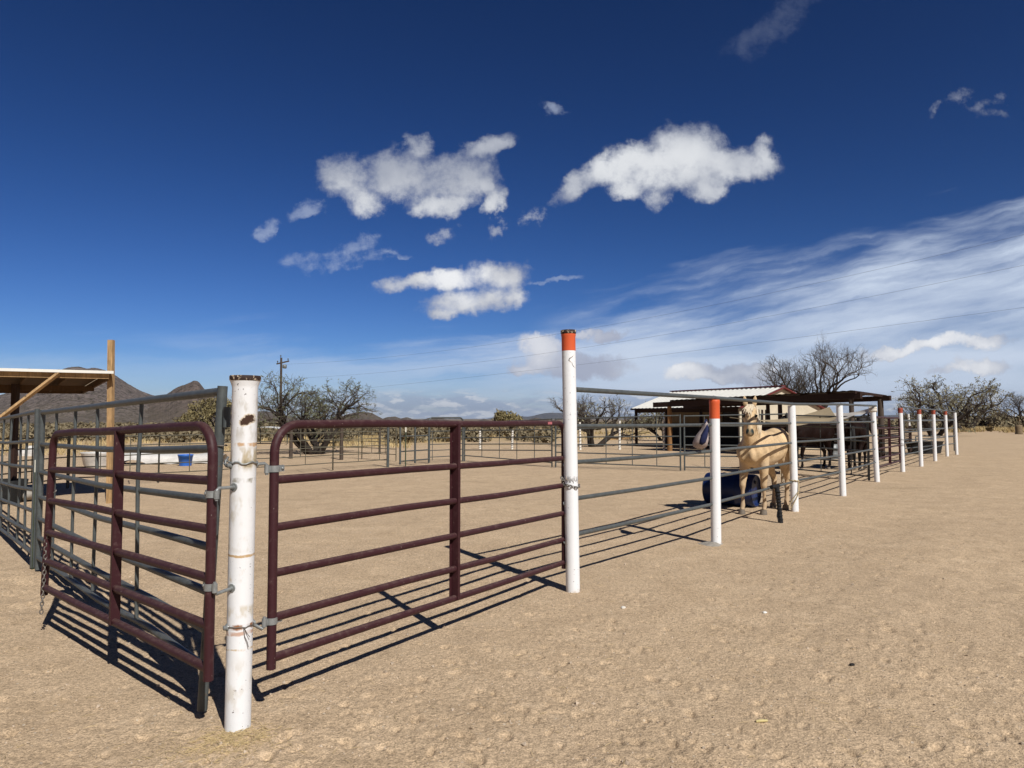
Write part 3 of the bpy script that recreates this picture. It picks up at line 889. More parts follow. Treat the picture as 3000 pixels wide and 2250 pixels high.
def hinge(root, pt, d, n, z, post_i, zpost, up):
    """clamp round the gate's stile plus the bent bolt from the post"""
    c = pt(0, z)
    m = MB()
    h = 0.034
    m.lathe([(0.029, -h / 2), (0.029, h / 2)], c, 18, V((0, 0, 1)))
    m.beam(c + d * 0.027, c + d * 0.062, 0.014, h)
    m.lathe([(0.009, 0.007), (0.009, 0.013), (0.004, 0.016)], c + d * 0.048, 10, n)
    m.lathe([(0.009, 0.007), (0.009, 0.013), (0.004, 0.016)], c + d * 0.048, 10, -n)
    e = c - d * 0.048
    m.beam(c - d * 0.024, e, 0.012, h)
    m.lathe([(0.013, -h / 2 - 0.004), (0.013, h / 2 + 0.004)], e, 14, V((0, 0, 1)))
    m.build('hinge_clamp', ZINC, root)
    a = axis_at(post_i, zpost)
    s = (a - e); s.z = 0; s.normalize()
    q = 1 if up else -1
    b = MB().tube([e + V((0, 0, -q * 0.03)), e + V((0, 0, q * 0.022)), e + V((0, 0, q * 0.030)) + s * 0.012, a - s * PR * 0.9 + V((0, 0, 0))], 0.0085, 8)
    b.lathe([(0.021, 0), (0.021, 0.006)], a - s * (PR + 0.004), 14, s)
    b.lathe([(0.012, 0), (0.012, 0.012)], a - s * (PR + 0.014), 6, s)
    b.build('hinge_bolt', ZINC, PO[post_i])
    bolt(post_i, zpost, s, 'bolt_head')

A = P(794, 1960, 3.80); A = V((A.x, A.y, 0))
B = V((0.478, 6.575, 0))
ZL = [1.537, 1.243, 0.992, 0.752, 0.520, 0.312]
ZR = [1.527, 1.205, 0.957, 0.703, 0.465, 0.256]
gr, gpt, gd, gn, gL = gate('pipe_gate', 'wide maroon tube gate hung between the corner post and the tallest post', A, B, ZL, ZR, 0.49)
hinge(gr, gpt, gd, gn, P(790, 1373, 3.8).z, 0, P(745, 1365, 3.6).z, True)
hinge(gr, gpt, gd, gn, P(790, 1818, 3.8).z, 0, P(745, 1845, 3.6).z, False)
sk = MB()
q0, q1 = 0.895 * gL, 0.918 * gL
for k in range(1):
    a0, a1 = gpt(q0, 1.529), gpt(q1, 1.529)
    nn = -gn
    sk.v += [a0 + nn * 0.0252 + V((0, 0, -0.011)), a1 + nn * 0.0252 + V((0, 0, -0.011)), a1 + nn * 0.0252 + V((0, 0, 0.011)), a0 + nn * 0.0252 + V((0, 0, 0.011))]
    sk.face((0, 1, 2, 3), False)
sk.build('sticker', mat('pink_sticker', plain((0.40, 0.12, 0.13), 0.2, 60), 0.5), gr)
# latch loops welded to the free stile
for z in (1.145, 0.795, 0.45):
    MB().torus(gpt(gL, z) + V((0.012, -0.03, 0)), (0.35, -0.9, 0.25), 0.020, 0.0055, 18, 6).build('latch_loop', ZINC, gr)

A2 = V((-1.486, 3.545, 0)); B2 = V((-3.40, 5.235, 0))
ZL2 = [1.532, 1.262, 1.022, 0.782, 0.553, 0.345]
ZR2 = [1.462, 1.200, 0.975, 0.745, 0.535, 0.345]
g2, gpt2, gd2, gn2, gL2 = gate('pipe_gate', 'dusty maroon tube gate left of the corner post, swung back against the grey panel', A2, B2, ZL2, ZR2, 0.475, lean=0.10)
hinge(g2, gpt2, gd2, gn2, P(618, 1447, 3.55).z, 0, P(670, 1430, 3.57).z, True)
hinge(g2, gpt2, gd2, gn2, P(610, 1718, 3.55).z, 0, P(662, 1730, 3.57).z, False)

# small maroon gate farther along the fence
a6, a7 = PB[5], PB[6]
gate('pipe_gate', 'small maroon tube gate far along the fence, before two brown posts', V((a6.x, a6.y, 0)) + fdir * 0.16 + fback * 0.05, V((a7.x, a7.y, 0)) - fdir * 0.10 + fback * 0.05,
     [1.60, 1.32, 1.06, 0.80, 0.56, 0.34], [1.58, 1.30, 1.04, 0.79, 0.55, 0.33], 0.55)

# ------------------------------------------------------------------ chains
def chain(name, path, label, link=0.034, wire=0.0042):
    pts = [V(p) for p in path]
    m = MB(); acc = 0.0; k = 0
    seg = []
    for a, b in zip(pts[:-1], pts[1:]):
        n = max(1, int((b - a).length / 0.004))
        for i in range(n): seg.append(a + (b - a) * (i / n))
    seg.append(pts[-1])
    last = seg[0]; dist = 0
    cur = [seg[0]]
    for p, q in zip(seg[:-1], seg[1:]):
        dist += (q - p).length
        if dist >= link * 0.74:
            d = (q - last).normalized()
            c = (q + last) / 2
            u, w = frame_for(d)
            ax = u if k % 2 else w
            t = math.pi / 4
            ax = u * math.cos(t) + w * math.sin(t) if k % 2 else u * math.cos(t) - w * math.sin(t)
            side = ax.cross(d).normalized()
            ring = []
            for i in range(13):
                a = 2 * math.pi * i / 12
                ring.append(c + d * math.cos(a) * link * 0.5 + side * math.sin(a) * link * 0.31)
            m.tube(ring, wire, 6, cap=False)
            last = q; dist = 0; k += 1
    return tag(m.build(name, CHAIN, None, pts[0]), label, 'chain')
e = gpt2(gL2, 0)
c0 = V((e.x, e.y, 0)) - gd2 * 0 + V((-0.03, -0.03, 0))
def ch(px, py): return P(px, py, c0.y - 0.01)
chain('chain', [ch(164, 1437), ch(157, 1440), ch(150, 1448), ch(143, 1475), ch(141, 1520), ch(137, 1570), ch(133, 1630), ch(129, 1690), ch(126, 1745), ch(122, 1776), ch(121, 1800)],
      'rusty chain hanging down the free end of the dusty left gate')
tp = axis_at(1, 0.955)
cc = [tp + V((math.cos(a), math.sin(a), 0)) * (PR + 0.010) + V((0, 0, 0.012 * math.sin(a * 2))) for a in [math.radians(q) for q in range(-178, 20, 12)]]
st = gpt(gL, 1.03)
chain('chain', [st + V((0.03, 0.02, 0.01)), st + V((-0.03, -0.035, 0.0)), st + V((0.0, -0.05, -0.03))] + cc + [axis_at(1, 0.97) + V((0.06, 0.06, 0))],
      'chain wrapped round the tallest white post to hold the wide gate', 0.036, 0.0046)

# ------------------------------------------------------------------ grey corral panels beside the left gate
def panel(name, label, A, B, zl, zr, ts, m, r=0.021, ru=0.013, stile=0.024, foot=True, group=None, bend=0.0, n=8, stretchtop=0.0, kick=0.0, cat='corral panel'):
    root = thing(name, V((A.x, A.y, 0)), label, cat, group)
    A = V((A.x, A.y, 0)); B = V((B.x, B.y, 0))
    d = B - A; L = d.length; d = d / L
    side = V((-d.y, d.x, 0))
    def pt(t, z0, z1): return A + d * (L * t) + V((0, 0, z0 + (z1 - z0) * t))
    g = random.Random(int(abs(A.x * 1000)) + 5)
    lo0, lo1 = (0.02, 0.02) if foot else (zl[-1] - 0.05, zr[-1] - 0.05)
    for t, a, b in ((0, zl[0] + 0.03, lo0), (1, zr[0] + 0.03, lo1)):
        x = A + d * (L * t)
        z = gz(x.x, x.y) if foot else 0
        MB().tube([V((x.x, x.y, a + stretchtop)), V((x.x - (kick if t == 0 else 0), x.y, z + b))], stile, n).build('stile', m, root)
    for k, (a, b) in enumerate(zip(zl, zr)):
        w1, w2 = g.uniform(-1, 1) * bend, g.uniform(-1, 1) * bend
        sag = -bend * 1.6 if k else 0
        MB().tube([pt(0, a, b) - V((kick * (1 - a / zl[0]), 0, 0)), pt(0.25, a, b) + side * w1 + V((0, 0, sag * 0.7)), pt(0.5, a, b) + side * w2 + V((0, 0, sag)), pt(0.78, a, b) + side * w1 * 0.5 + V((0, 0, sag * 0.5)), pt(1, a, b)], r * (1.0 if k == 0 else 0.92), n).build('rail', m, root)
    for t in ts:
        za, zb = zl[0] + (zr[0] - zl[0]) * t, zl[-1] + (zr[-1] - zl[-1]) * t
        bx = g.uniform(-1, 1) * bend
        MB().tube([pt(t, za, za), pt(t, (za * 2 + zb) / 3, (za * 2 + zb) / 3) + side * bx + d * bx * 0.6, pt(t, zb, zb)], ru, max(5, n - 2)).build('upright', m, root)
    return root

pa0 = V((-1.572, 3.86, 0)); pa1 = V((-4.84, 7.34, 0))
panel('corral_panel', 'tall grey corral panel standing behind the dusty left gate', pa0, pa1,
      [1.716, 1.408, 1.131, 0.875, 0.640, 0.437, 0.245], [1.630, 1.305, 1.020, 0.765, 0.545, 0.355, 0.150],
      [0.30, 0.545, 0.70, 0.86], GALV, 0.0245, 0.0135, 0.0265, group='grey corral panels at the left', bend=0.018, n=12, kick=0.075)
# strap and socket on the near stile
sp = V((-1.575, 3.84, 0))
sr = bpy.data.objects['corral_panel']
MB().lathe([(0.020, -0.055), (0.020, 0.055)], V((-1.535, 3.83, P(664, 1222, 3.85).z)), 12).build('socket', GALV, sr)
MB().tube(ring_pts(V((-1.575, 3.86, P(655, 1305, 3.85).z)), 0.030, 16, 0.002, 4), 0.004, 5).build('tie_wire', WIRE, sr)
pb0 = V((-4.95, 7.42, 0)); pb1 = V((-8.25, 11.2, 0))
panel('corral_panel', 'grey corral panel running off the left edge below the shelter', pb0, pb1,
      [1.64, 1.34, 1.06, 0.83, 0.61, 0.39, 0.18], [1.52, 1.21, 0.93, 0.66, 0.44, 0.25, 0.07],
      [0.12, 0.24, 0.40, 0.56, 0.72, 0.88], GALV, 0.0225, 0.0135, 0.024, group='grey corral panels at the left', bend=0.015, n=10)
# green steel post at their corner
gp = G(102, 1672)
tr = thing('steel_post', V((gp.x, gp.y, gz(gp.x, gp.y) - 0.03)), 'green steel post with white painted tip at the corner of two grey panels', 'fence post')
m = MB(); zt = P(100, 1383, gp.y).z; zz = P(100, 1347, gp.y).z; z0 = gz(gp.x, gp.y) - 0.03
m.beam(V((gp.x - 0.01, gp.y, z0)), V((gp.x - 0.012, gp.y, zt)), 0.045, 0.006, V((0, 1, 0)))
m.beam(V((gp.x - 0.01, gp.y - 0.0175, z0)), V((gp.x - 0.012, gp.y - 0.0175, zt)), 0.006, 0.030, V((0, 1, 0)))
m.build('shaft', GREENPOST, tr)
m = MB()
m.beam(V((gp.x - 0.012, gp.y, zt)), V((gp.x - 0.013, gp.y, zz)), 0.045, 0.006, V((0, 1, 0)))
m.beam(V((gp.x - 0.012, gp.y - 0.0175, zt)), V((gp.x - 0.013, gp.y - 0.0175, zz)), 0.006, 0.030, V((0, 1, 0)))
m.build('white_tip', mat('white_tip_paint', plain((0.72, 0.70, 0.60), 0.1, 20), 0.6), tr)

# ------------------------------------------------------------------ panels round the pen, farther back
def gp_(px, py):
    q = G(px, py)
    return V((q.x, q.y, 0))
Z5 = [1.15, 0.94, 0.71, 0.475, 0.24]
GRP = 'thin panels round the back of the pen'
f1 = [gp_(200, 1432), gp_(464, 1414), gp_(720, 1396), gp_(975, 1379), gp_(1134, 1367)]
names = ['thin olive panel in front of the left half of the white tarp', 'thin olive panel in front of the blue tub',
         'thin olive panel just right of the corner post, seen through the wide gate', 'thin olive panel in front of the mesquite trunk']
for k in range(4):
    panel('corral_panel', names[k], f1[k], f1[k + 1], Z5, Z5, [0.33, 0.66] if k < 3 else [0.45, 0.85], OLIVE, 0.016, 0.011, 0.02, group=GRP, bend=0.01, n=6)
# left end of that line, dark in front of the shelter
panel('corral_panel', 'thin dark panel under the shelter at the far left', gp_(-60, 1470), gp_(196, 1433), [1.17, 0.94, 0.71, 0.475, 0.24], Z5, [0.3, 0.55, 0.8], OLIVE, 0.016, 0.012, 0.02, group=GRP, n=6)
# second line beyond, behind the mesquite
f2 = [gp_(880, 1340), gp_(1060, 1345), gp_(1160, 1352)]
panel('corral_panel', 'thin olive panel beyond the first, under the mesquite branches', f2[0], f2[1], [1.2, 0.95, 0.7, 0.45, 0.25], [1.2, 0.95, 0.7, 0.45, 0.25], [0.33, 0.66], OLIVE, 0.017, 0.012, 0.02, group=GRP, n=6)
panel('corral_panel', 'thin olive panel running up to the left post of the small grey gate', f2[1], f2[2], [1.2, 0.95, 0.7, 0.45, 0.25], [1.2, 0.95, 0.7, 0.45, 0.25], [0.3, 0.7], OLIVE, 0.017, 0.012, 0.02, group=GRP, n=6)
for (px, py, lab) in ((852, 1343, 'dark upright post left of the mesquite trunk'), (1000, 1347, 'dark upright post right of the mesquite trunk'), (1112, 1330, 'thin dark post in the dry grass left of the small grey gate')):
    q = G(px, py)
    tag(MB().tube([V((q.x, q.y, -0.02)), V((q.x, q.y, 0.7)), V((q.x + 0.01, q.y, 1.35))], [0.075, 0.07, 0.06] if py > 1335 else 0.05, 8).build('wooden_post', UTILWOOD, None, V((q.x, q.y, 0))), lab, 'fence post')
# small grey walk gate and arch frame
w0, w1 = gp_(1137, 1368), gp_(1170, 1366)
sm_ = [1.48, 1.20, 0.98, 0.72, 0.48, 0.27]
def walkgate():
    a, b = gp_(1172, 1366), gp_(1257, 1358)
    root = thing('walk_gate', a, 'small grey pipe gate in the middle of the back panels', 'gate')
    for p, q in ((a, 1.36), (b, 1.38), ((a + b) * 0.5, 1.36)):
        MB().tube([V((p.x, p.y, q)), V((p.x, p.y, 0.06))], 0.034 if p is not (a + b) * 0.5 else 0.02, 8).build('stile', GALV, root)
    for z in (1.36, 0.98, 0.48, 0.16):
        MB().tube([V((a.x, a.y, z)), V((b.x, b.y, z))], 0.022, 8).build('rail', GALV, root)
    p = gp_(1136, 1369)
    MB().tube([V((p.x, p.y, 1.4)), V((p.x, p.y, 0))], 0.045, 8).build('gate_post', GALV, root)
walkgate()
q = G(1188, 1366)
tr = thing('steel_post', q, 'dark steel post with white tip beside the small grey gate', 'fence post')
MB().tube([V((q.x, q.y, -0.02)), V((q.x, q.y, 1.12))], 0.022, 6).build('shaft', GREENPOST, tr)
MB().tube([V((q.x, q.y, 1.12)), V((q.x, q.y, 1.30))], 0.024, 6).build('white_tip', MATS['white_tip_paint'], tr)
# arch frame with its panel
a, b = gp_(1256, 1358), gp_(1356, 1352)
root = thing('arch_gate', a, 'grey panel gateway with a raised arch over the back panels', 'gate')
za = P(1260, 1224, a.y).z; zb = P(1350, 1224, b.y).z
pts = [V((a.x, a.y, 0.02)), V((a.x, a.y, za - 0.2))]
d = (b - a)
for k in range(6): pts.append(a + d.normalized() * 0.16 * (1 - math.cos(k / 5 * 1.57)) + V((0, 0, za - 0.16 + 0.16 * math.sin(k / 5 * 1.57))))
for k in range(6): pts.append(b - d.normalized() * 0.16 * (1 - math.sin(k / 5 * 1.57)) + V((0, 0, zb - 0.16 + 0.16 * math.cos(k / 5 * 1.57))))
pts.append(V((b.x, b.y, 0.02)))
MB().tube(pts, 0.032, 8).build('arch_frame', GALV, root)
for z in (1.12, 0.88, 0.66, 0.45, 0.22):
    MB().tube([a + V((0, 0, z)), b + V((0, 0, z))], 0.016, 6).build('rail', GALV, root)
for t in (0.1, 0.68):
    MB().tube([a + d * t + V((0, 0, 1.12)), a + d * t + V((0, 0, 0.1))], 0.012, 6).build('upright', GALV, root)
Z7l, Z7r = [1.40, 1.13, 0.86, 0.63, 0.42, 0.22], [1.55, 1.21, 0.98, 0.76, 0.55, 0.16]
panel('corral_panel', 'grey panel seen through the right half of the wide gate', gp_(1361, 1352), gp_(1617, 1370), Z7l, Z7r, [0.22, 0.43, 0.63, 0.82], GALV, 0.02, 0.013, 0.024, group=GRP, n=7)
panel('corral_panel', 'grey panel behind the rails between the tallest post and the hay bag', gp_(1628, 1371), gp_(1994, 1381), [1.55, 1.22, 0.97, 0.74, 0.5, 0.19],
      [1.66, 1.36, 1.04, 0.79, 0.46, 0.13], [0.15, 0.42, 0.63, 0.82], GALV, 0.021, 0.014, 0.026, group=GRP, n=7)
panel('corral_panel', 'grey panel behind the palomino horse', gp_(2006, 1381), gp_(2310, 1386), [1.64, 1.34, 1.03, 0.78, 0.46, 0.13], [1.70, 1.36, 1.03, 0.78, 0.46, 0.13], [0.2, 0.75], GALV, 0.021, 0.014, 0.026, group=GRP, n=7)
panel('corral_panel', 'grey panel under the tan shade cloth', gp_(2318, 1386), gp_(2546, 1411), [1.66, 1.36, 1.03, 0.78, 0.46, 0.13], [1.60, 1.33, 1.0, 0.75, 0.46, 0.13], [0.42, 0.8], GALV, 0.021, 0.014, 0.03, group=GRP, n=7)
panel('corral_panel', 'grey panel crossing behind the small maroon gate', gp_(2330, 1352), gp_(2640, 1368), [1.62, 1.36, 1.03, 0.78, 0.46, 0.2], [1.60, 1.33, 1.0, 0.75, 0.46, 0.2], [0.3, 0.6], GALV, 0.021, 0.014, 0.026, group=GRP, n=7)
panel('corral_panel', 'grey panel behind the stock tank and the red-topped posts', gp_(2650, 1340), gp_(2796, 1322), [1.50, 1.12, 0.7, 0.36], [1.50, 1.12, 0.7, 0.36], [0.5], GALV, 0.025, 0.015, 0.03, group=GRP, n=7)
# ------------------------------------------------------------------ left lumber shelter
def left_shelter():
    c0 = P(315, 1102, 13.1)
    u = V((-0.78, -0.62, 0)).normalized(); w = V((-0.62, 0.78, 0)).normalized()
    z0 = c0.z
    root = thing('lumber_shelter', V((c0.x, c0.y, 0)), 'lumber lean-to shelter with white roof sheets and a diagonal brace at the left edge', 'shelter')
    L, D = 4.6, 3.0
    def pt(a, b, dz=0): return V((c0.x, c0.y, z0)) + u * a + w * b + V((0, 0, dz - 0.055 * b - 0.012 * a))
    m = MB()
    # sheet with ribs
    n = 44
    for side, dz in ((1, 0.075), (0, 0.066)):
        base = len(m.v)
        for i in range(n + 1):
            a = -0.08 + (L + 0.1) * i / n
            h = 0.018 if i % 4 == 0 else 0.0
            m.v += [pt(a, -0.10, dz + h), pt(a, D + 0.1, dz + h)]
        for i in range(n):
            k = base + 2 * i
            m.face((k, k + 1, k + 3, k + 2) if side == 0 else (k, k + 2, k + 3, k + 1), False)
    m.beam(pt(-0.08, -0.105, 0.062), pt(L, -0.105, 0.062), 0.012, 0.05)
    m.build('roof_sheet', WHITEMETAL, root)
    MB().beam(pt(-0.02, 0, 0), pt(L, 0, 0), 0.04, 0.10).build('front_fascia', LUMBER, root)
    MB().beam(pt(0, 0.03, -0.02), pt(0, D, -0.02), 0.04, 0.12).build('end_rafter', PLYWOOD, root)
    MB().beam(pt(0, D, -0.02), pt(L, D, -0.02), 0.04, 0.12).build('rear_fascia', PLYWOOD, root)
    for k in range(1, 8):
        MB().beam(pt(k * 0.61, 0.03, 0.0), pt(k * 0.61, D - 0.03, 0.0), 0.04, 0.09).build('rafter', PLYWOOD, root)
    MB().grid(lambda u_, v_: pt(0.02 + u_ * (L - 0.04), 0.03 + v_ * (D - 0.06), 0.056), 8, 4, False).build('roof_deck', PLYWOOD, root)
    MB().beam(pt(0.0, 1.5, -0.10), pt(L, 1.5, -0.10), 0.05, 0.10).build('centre_beam', PLYWOOD, root)
    a = P(179, 1093, 12.62); b = P(-20, 1240, 12.1)
    MB().beam(a + V((0, -0.05, 0)), b, 0.04, 0.095, V((0, 1, 0))).build('diagonal_brace', LUMBER, root)
    b2 = pt(1.9, 1.5, -0.12); b3 = P(-20, 1222, 13.9)
    MB().beam(b2, b3, 0.05, 0.10, V((0, 1, 0))).build('diagonal_brace', PLYWOOD, root)
    q = P(44, 1190, 13.4); qb = G(44, 1452)
    MB().beam(V((q.x, q.y, -0.03)), V((q.x, q.y, pt(0, 1.4).z - 0.05)), 0.10, 0.10, V((0, 1, 0))).build('post', DARKWOOD, root)
    for (a_, b_) in ((L - 0.2, 0.1), (L - 0.2, D - 0.2)):
        p = pt(a_, b_, -0.08)
        MB().beam(V((p.x, p.y, -0.03)), p, 0.09, 0.09, V((0, 1, 0))).build('post', LUMBER, root)
left_shelter()
b = G(322, 1474)
tp = P(324, 996, b.y)
tag(MB().beam(V((b.x, b.y, -0.03)), V((tp.x + 0.0, b.y + 0.02, tp.z)), 0.092, 0.092, V((0, 1, 0))).build('lumber_post', LUMBER, None, V((b.x, b.y, 0))),
    'tall square lumber post standing by the end of the white roof', 'post')
# tub and block under it
q = G(8, 1478)
tag(MB().lathe([(0.30, 0), (0.36, 0.30), (0.38, 0.42), (0.36, 0.42), (0.34, 0.30), (0.28, 0.04)], V((q.x - 0.2, q.y + 0.3, 0)), 20).build('rubber_tub', BLACK, None, V((q.x - 0.2, q.y + 0.3, 0))),
    'black rubber tub on the ground at the left edge', 'tub')
q = G(62, 1468)
g = random.Random(2)
m = MB().grid(lambda u, v: (q.x + math.cos(u * 6.283) * 0.34 * math.sin(v * 3.14) * (1 + 0.12 * math.sin(5 * u * 6.283)), q.y + math.sin(u * 6.283) * 0.2 * math.sin(v * 3.14),
                            max(0, 0.11 - 0.12 * math.cos(v * 3.14) + 0.02 * math.sin(9 * u))), 20, 8)
tag(m.build('boulder', CONCRETE, None, V((q.x, q.y, 0))), 'pale low boulder on the sand below the shelter', 'boulder')
# white things beyond
for (px, py, wpx, hpx, lab) in ((66, 1336, 22, 20, 'small white box far beyond the shelter, left one'), (93, 1336, 26, 30, 'taller white box far beyond the shelter, by the grey panel')):
    q = G(px, py); k = q.y / F
    m = MB().lathe([(wpx * k * 0.62, 0), (wpx * k * 0.66, 0.08), (wpx * k * 0.66, hpx * k * 0.8), (wpx * k * 0.4, hpx * k)], V((q.x, q.y, 0)), 4)
    tag(m.build('storage_box', TARP, None, V((q.x, q.y, 0))), lab, 'box', 'small white boxes far behind')

# ------------------------------------------------------------------ white tarp and blue tub
a, b_ = G(268, 1362), G(655, 1358)
def tarp():
    d = (b_ - a)
    L = d.length; d = d / L
    n = V((-d.y, d.x, 0))
    H = 34 * a.y / F
    def fn(u, v):
        s = u * L
        h = H * (0.93 + 0.07 * math.sin(s * 1.7) + 0.05 * math.sin(s * 5.3)) * (1.0 if 0.03 < u < 0.97 else 0.85)
        wr = 0.09 * math.sin(s * 7.0 + v * 3 + 2 * math.sin(s)) * v + 0.10 * math.sin(s * 2.3 + 1)
        ang = v * math.pi
        out = -math.cos(ang) * 0.42 * (1 + 0.15 * math.sin(s * 3.1))
        hem = 0.16 * max(0, math.sin((u - 0.17) * 12)) if 0.17 < u < 0.43 else 0.03 * abs(math.sin(s * 5))
        z = hem + (h - hem) * math.sin(ang) ** 0.55 if 0.001 < v < 0.999 else hem
        return V((a.x, a.y, 0)) + d * s + n * (0.35 + out + wr) + V((0, 0, z + 0.0))
    m = MB().grid(fn, 80, 16)
    o = m.build('white_tarp', TARP, None, V((a.x, a.y, 0)))
    tag(o, 'long white tarp draped over a low row at the back left of the pen', 'tarp')
tarp()
q = G(278, 1372)
m = MB().lathe([(0.34, 0), (0.42, 0.10), (0.50, 0.46), (0.53, 0.50), (0.50, 0.50), (0.45, 0.42), (0.36, 0.10)], V((q.x, q.y + 0.2, 0)), 18)
tag(m.build('white_tub', TARP, None, V((q.x, q.y + 0.2, 0))), 'white tub standing at the left end of the long tarp', 'tub')
q = G(557, 1362)
m = MB().lathe([(0.19, 0), (0.225, 0.28), (0.232, 0.28), (0.235, 0.33), (0.25, 0.34), (0.25, 0.37), (0.225, 0.37), (0.20, 0.30), (0.17, 0.02)], V((q.x, q.y - 0.35, 0)), 24)
tag(m.build('plastic_tub', BLUE2, None, V((q.x, q.y - 0.35, 0))), 'bright blue plastic tub in front of the white tarp', 'tub')
# low white canopy behind the corner post
def canopy():
    c = P(790, 1256, 44)
    root = thing('canopy', V((c.x, c.y, 0)), 'low white canopy roof seen just right of the corner post', 'canopy')
    k = 44 / F
    m = MB().grid(lambda u, v: (c.x + (u - 0.5) * 95 * k, c.y + (v - 0.5) * 2.0, c.z + 0.16 * (1 - (2 * u - 1) ** 2) * (1 - 0.3 * (2 * v - 1) ** 2) - 0.02), 14, 6)
    m.build('roof', WHITEMETAL, root)
    for sx in (-0.42, 0.42):
        for sy in (-0.8, 0.8):
            MB().tube([V((c.x + sx * 95 * k, c.y + sy, 0)), V((c.x + sx * 95 * k, c.y + sy, c.z))], 0.03, 6).build('leg', GALV, root)
canopy()

# ------------------------------------------------------------------ utility pole and wires
up = G(822, 1248)
PY = 70.0
ub = P(822, 1248, PY); ut = P(824, 1048, PY)
root = thing('utility_pole', V((ub.x, PY, 0)), 'wooden utility pole with crossarm rising behind the mesquite', 'utility pole')
MB().tube([V((ub.x, PY, -0.3)), V((ut.x, PY, ut.z))], [0.15, 0.105], 12).build('pole', UTILWOOD, root)
ca, cb = P(811, 1066, PY - 0.2), P(846, 1058, PY + 1.2)
MB().beam(ca, cb, 0.11, 0.13).build('crossarm', UTILWOOD, root)
m = MB()
for p in (ca + (cb - ca) * 0.06, ca + (cb - ca) * 0.94):
    m.lathe([(0.03, 0.05), (0.03, 0.16), (0.07, 0.18), (0.055, 0.25), (0.06, 0.27), (0.03, 0.30)], p, 10)
m.lathe([(0.03, -0.02), (0.03, 0.12), (0.07, 0.14), (0.05, 0.26), (0.02, 0.28)], V((ut.x - 0.05, PY, ut.z)), 10)
m.build('insulators', INSUL, root)
q = P(834, 1073, PY - 0.25)
MB().lathe([(0.12, -0.22), (0.2, -0.18), (0.2, 0.12), (0.12, 0.17)], q, 14).build('transformer', GREYMETAL, root)
# three wires to a pole outside the picture
pl0, pl1 = V((ut.x, PY, 0)), V((27, 34, 0))
def wire(pix, off, lab):
    pts = []
    for px, py in pix:
        d = ray(px, py)
        r = d.x / d.y
        dd = pl1 - pl0
        t = (r * pl0.y - pl0.x) / (dd.x - r * dd.y)
        Y = pl0.y + dd.y * t
        pts.append(P(px, py, Y))
    # smooth through the points, one catenary-like parabola in each coordinate
    t = np.array([p.x for p in pts]); z = np.array([p.z for p in pts]); y = np.array([p.y for p in pts])
    cz = np.polyfit(t, z, 2); cy = np.polyfit(t, y, 1)
    ts = np.linspace(t[0], 27.5, 60)
    m = MB().tube([V((a, np.polyval(cy, a), np.polyval(cz, a))) for a in ts], 0.0055, 5)
    tag(m.build('power_line', mat('wire_grey', plain((0.05, 0.05, 0.052), 0.2, 5), 0.6), None, pts[0]), lab, 'wire', 'overhead wires from the utility pole')
wire([(836, 1066), (1100, 1052), (1300, 1028), (1495, 1000), (2200, 868), (3000, 689)], 0, 'topmost of the overhead wires crossing the sky to the right')
wire([(845, 1108), (1101, 1094), (1300, 1073), (1645, 1028), (2200, 934), (3000, 778)], 1, 'middle overhead wire between the topmost and lowest ones')
wire([(824, 1160), (1093, 1133), (1300, 1114), (1645, 1075), (2200, 1007), (3000, 900)], 2, 'lowest overhead wire, passing just over the bare tree')

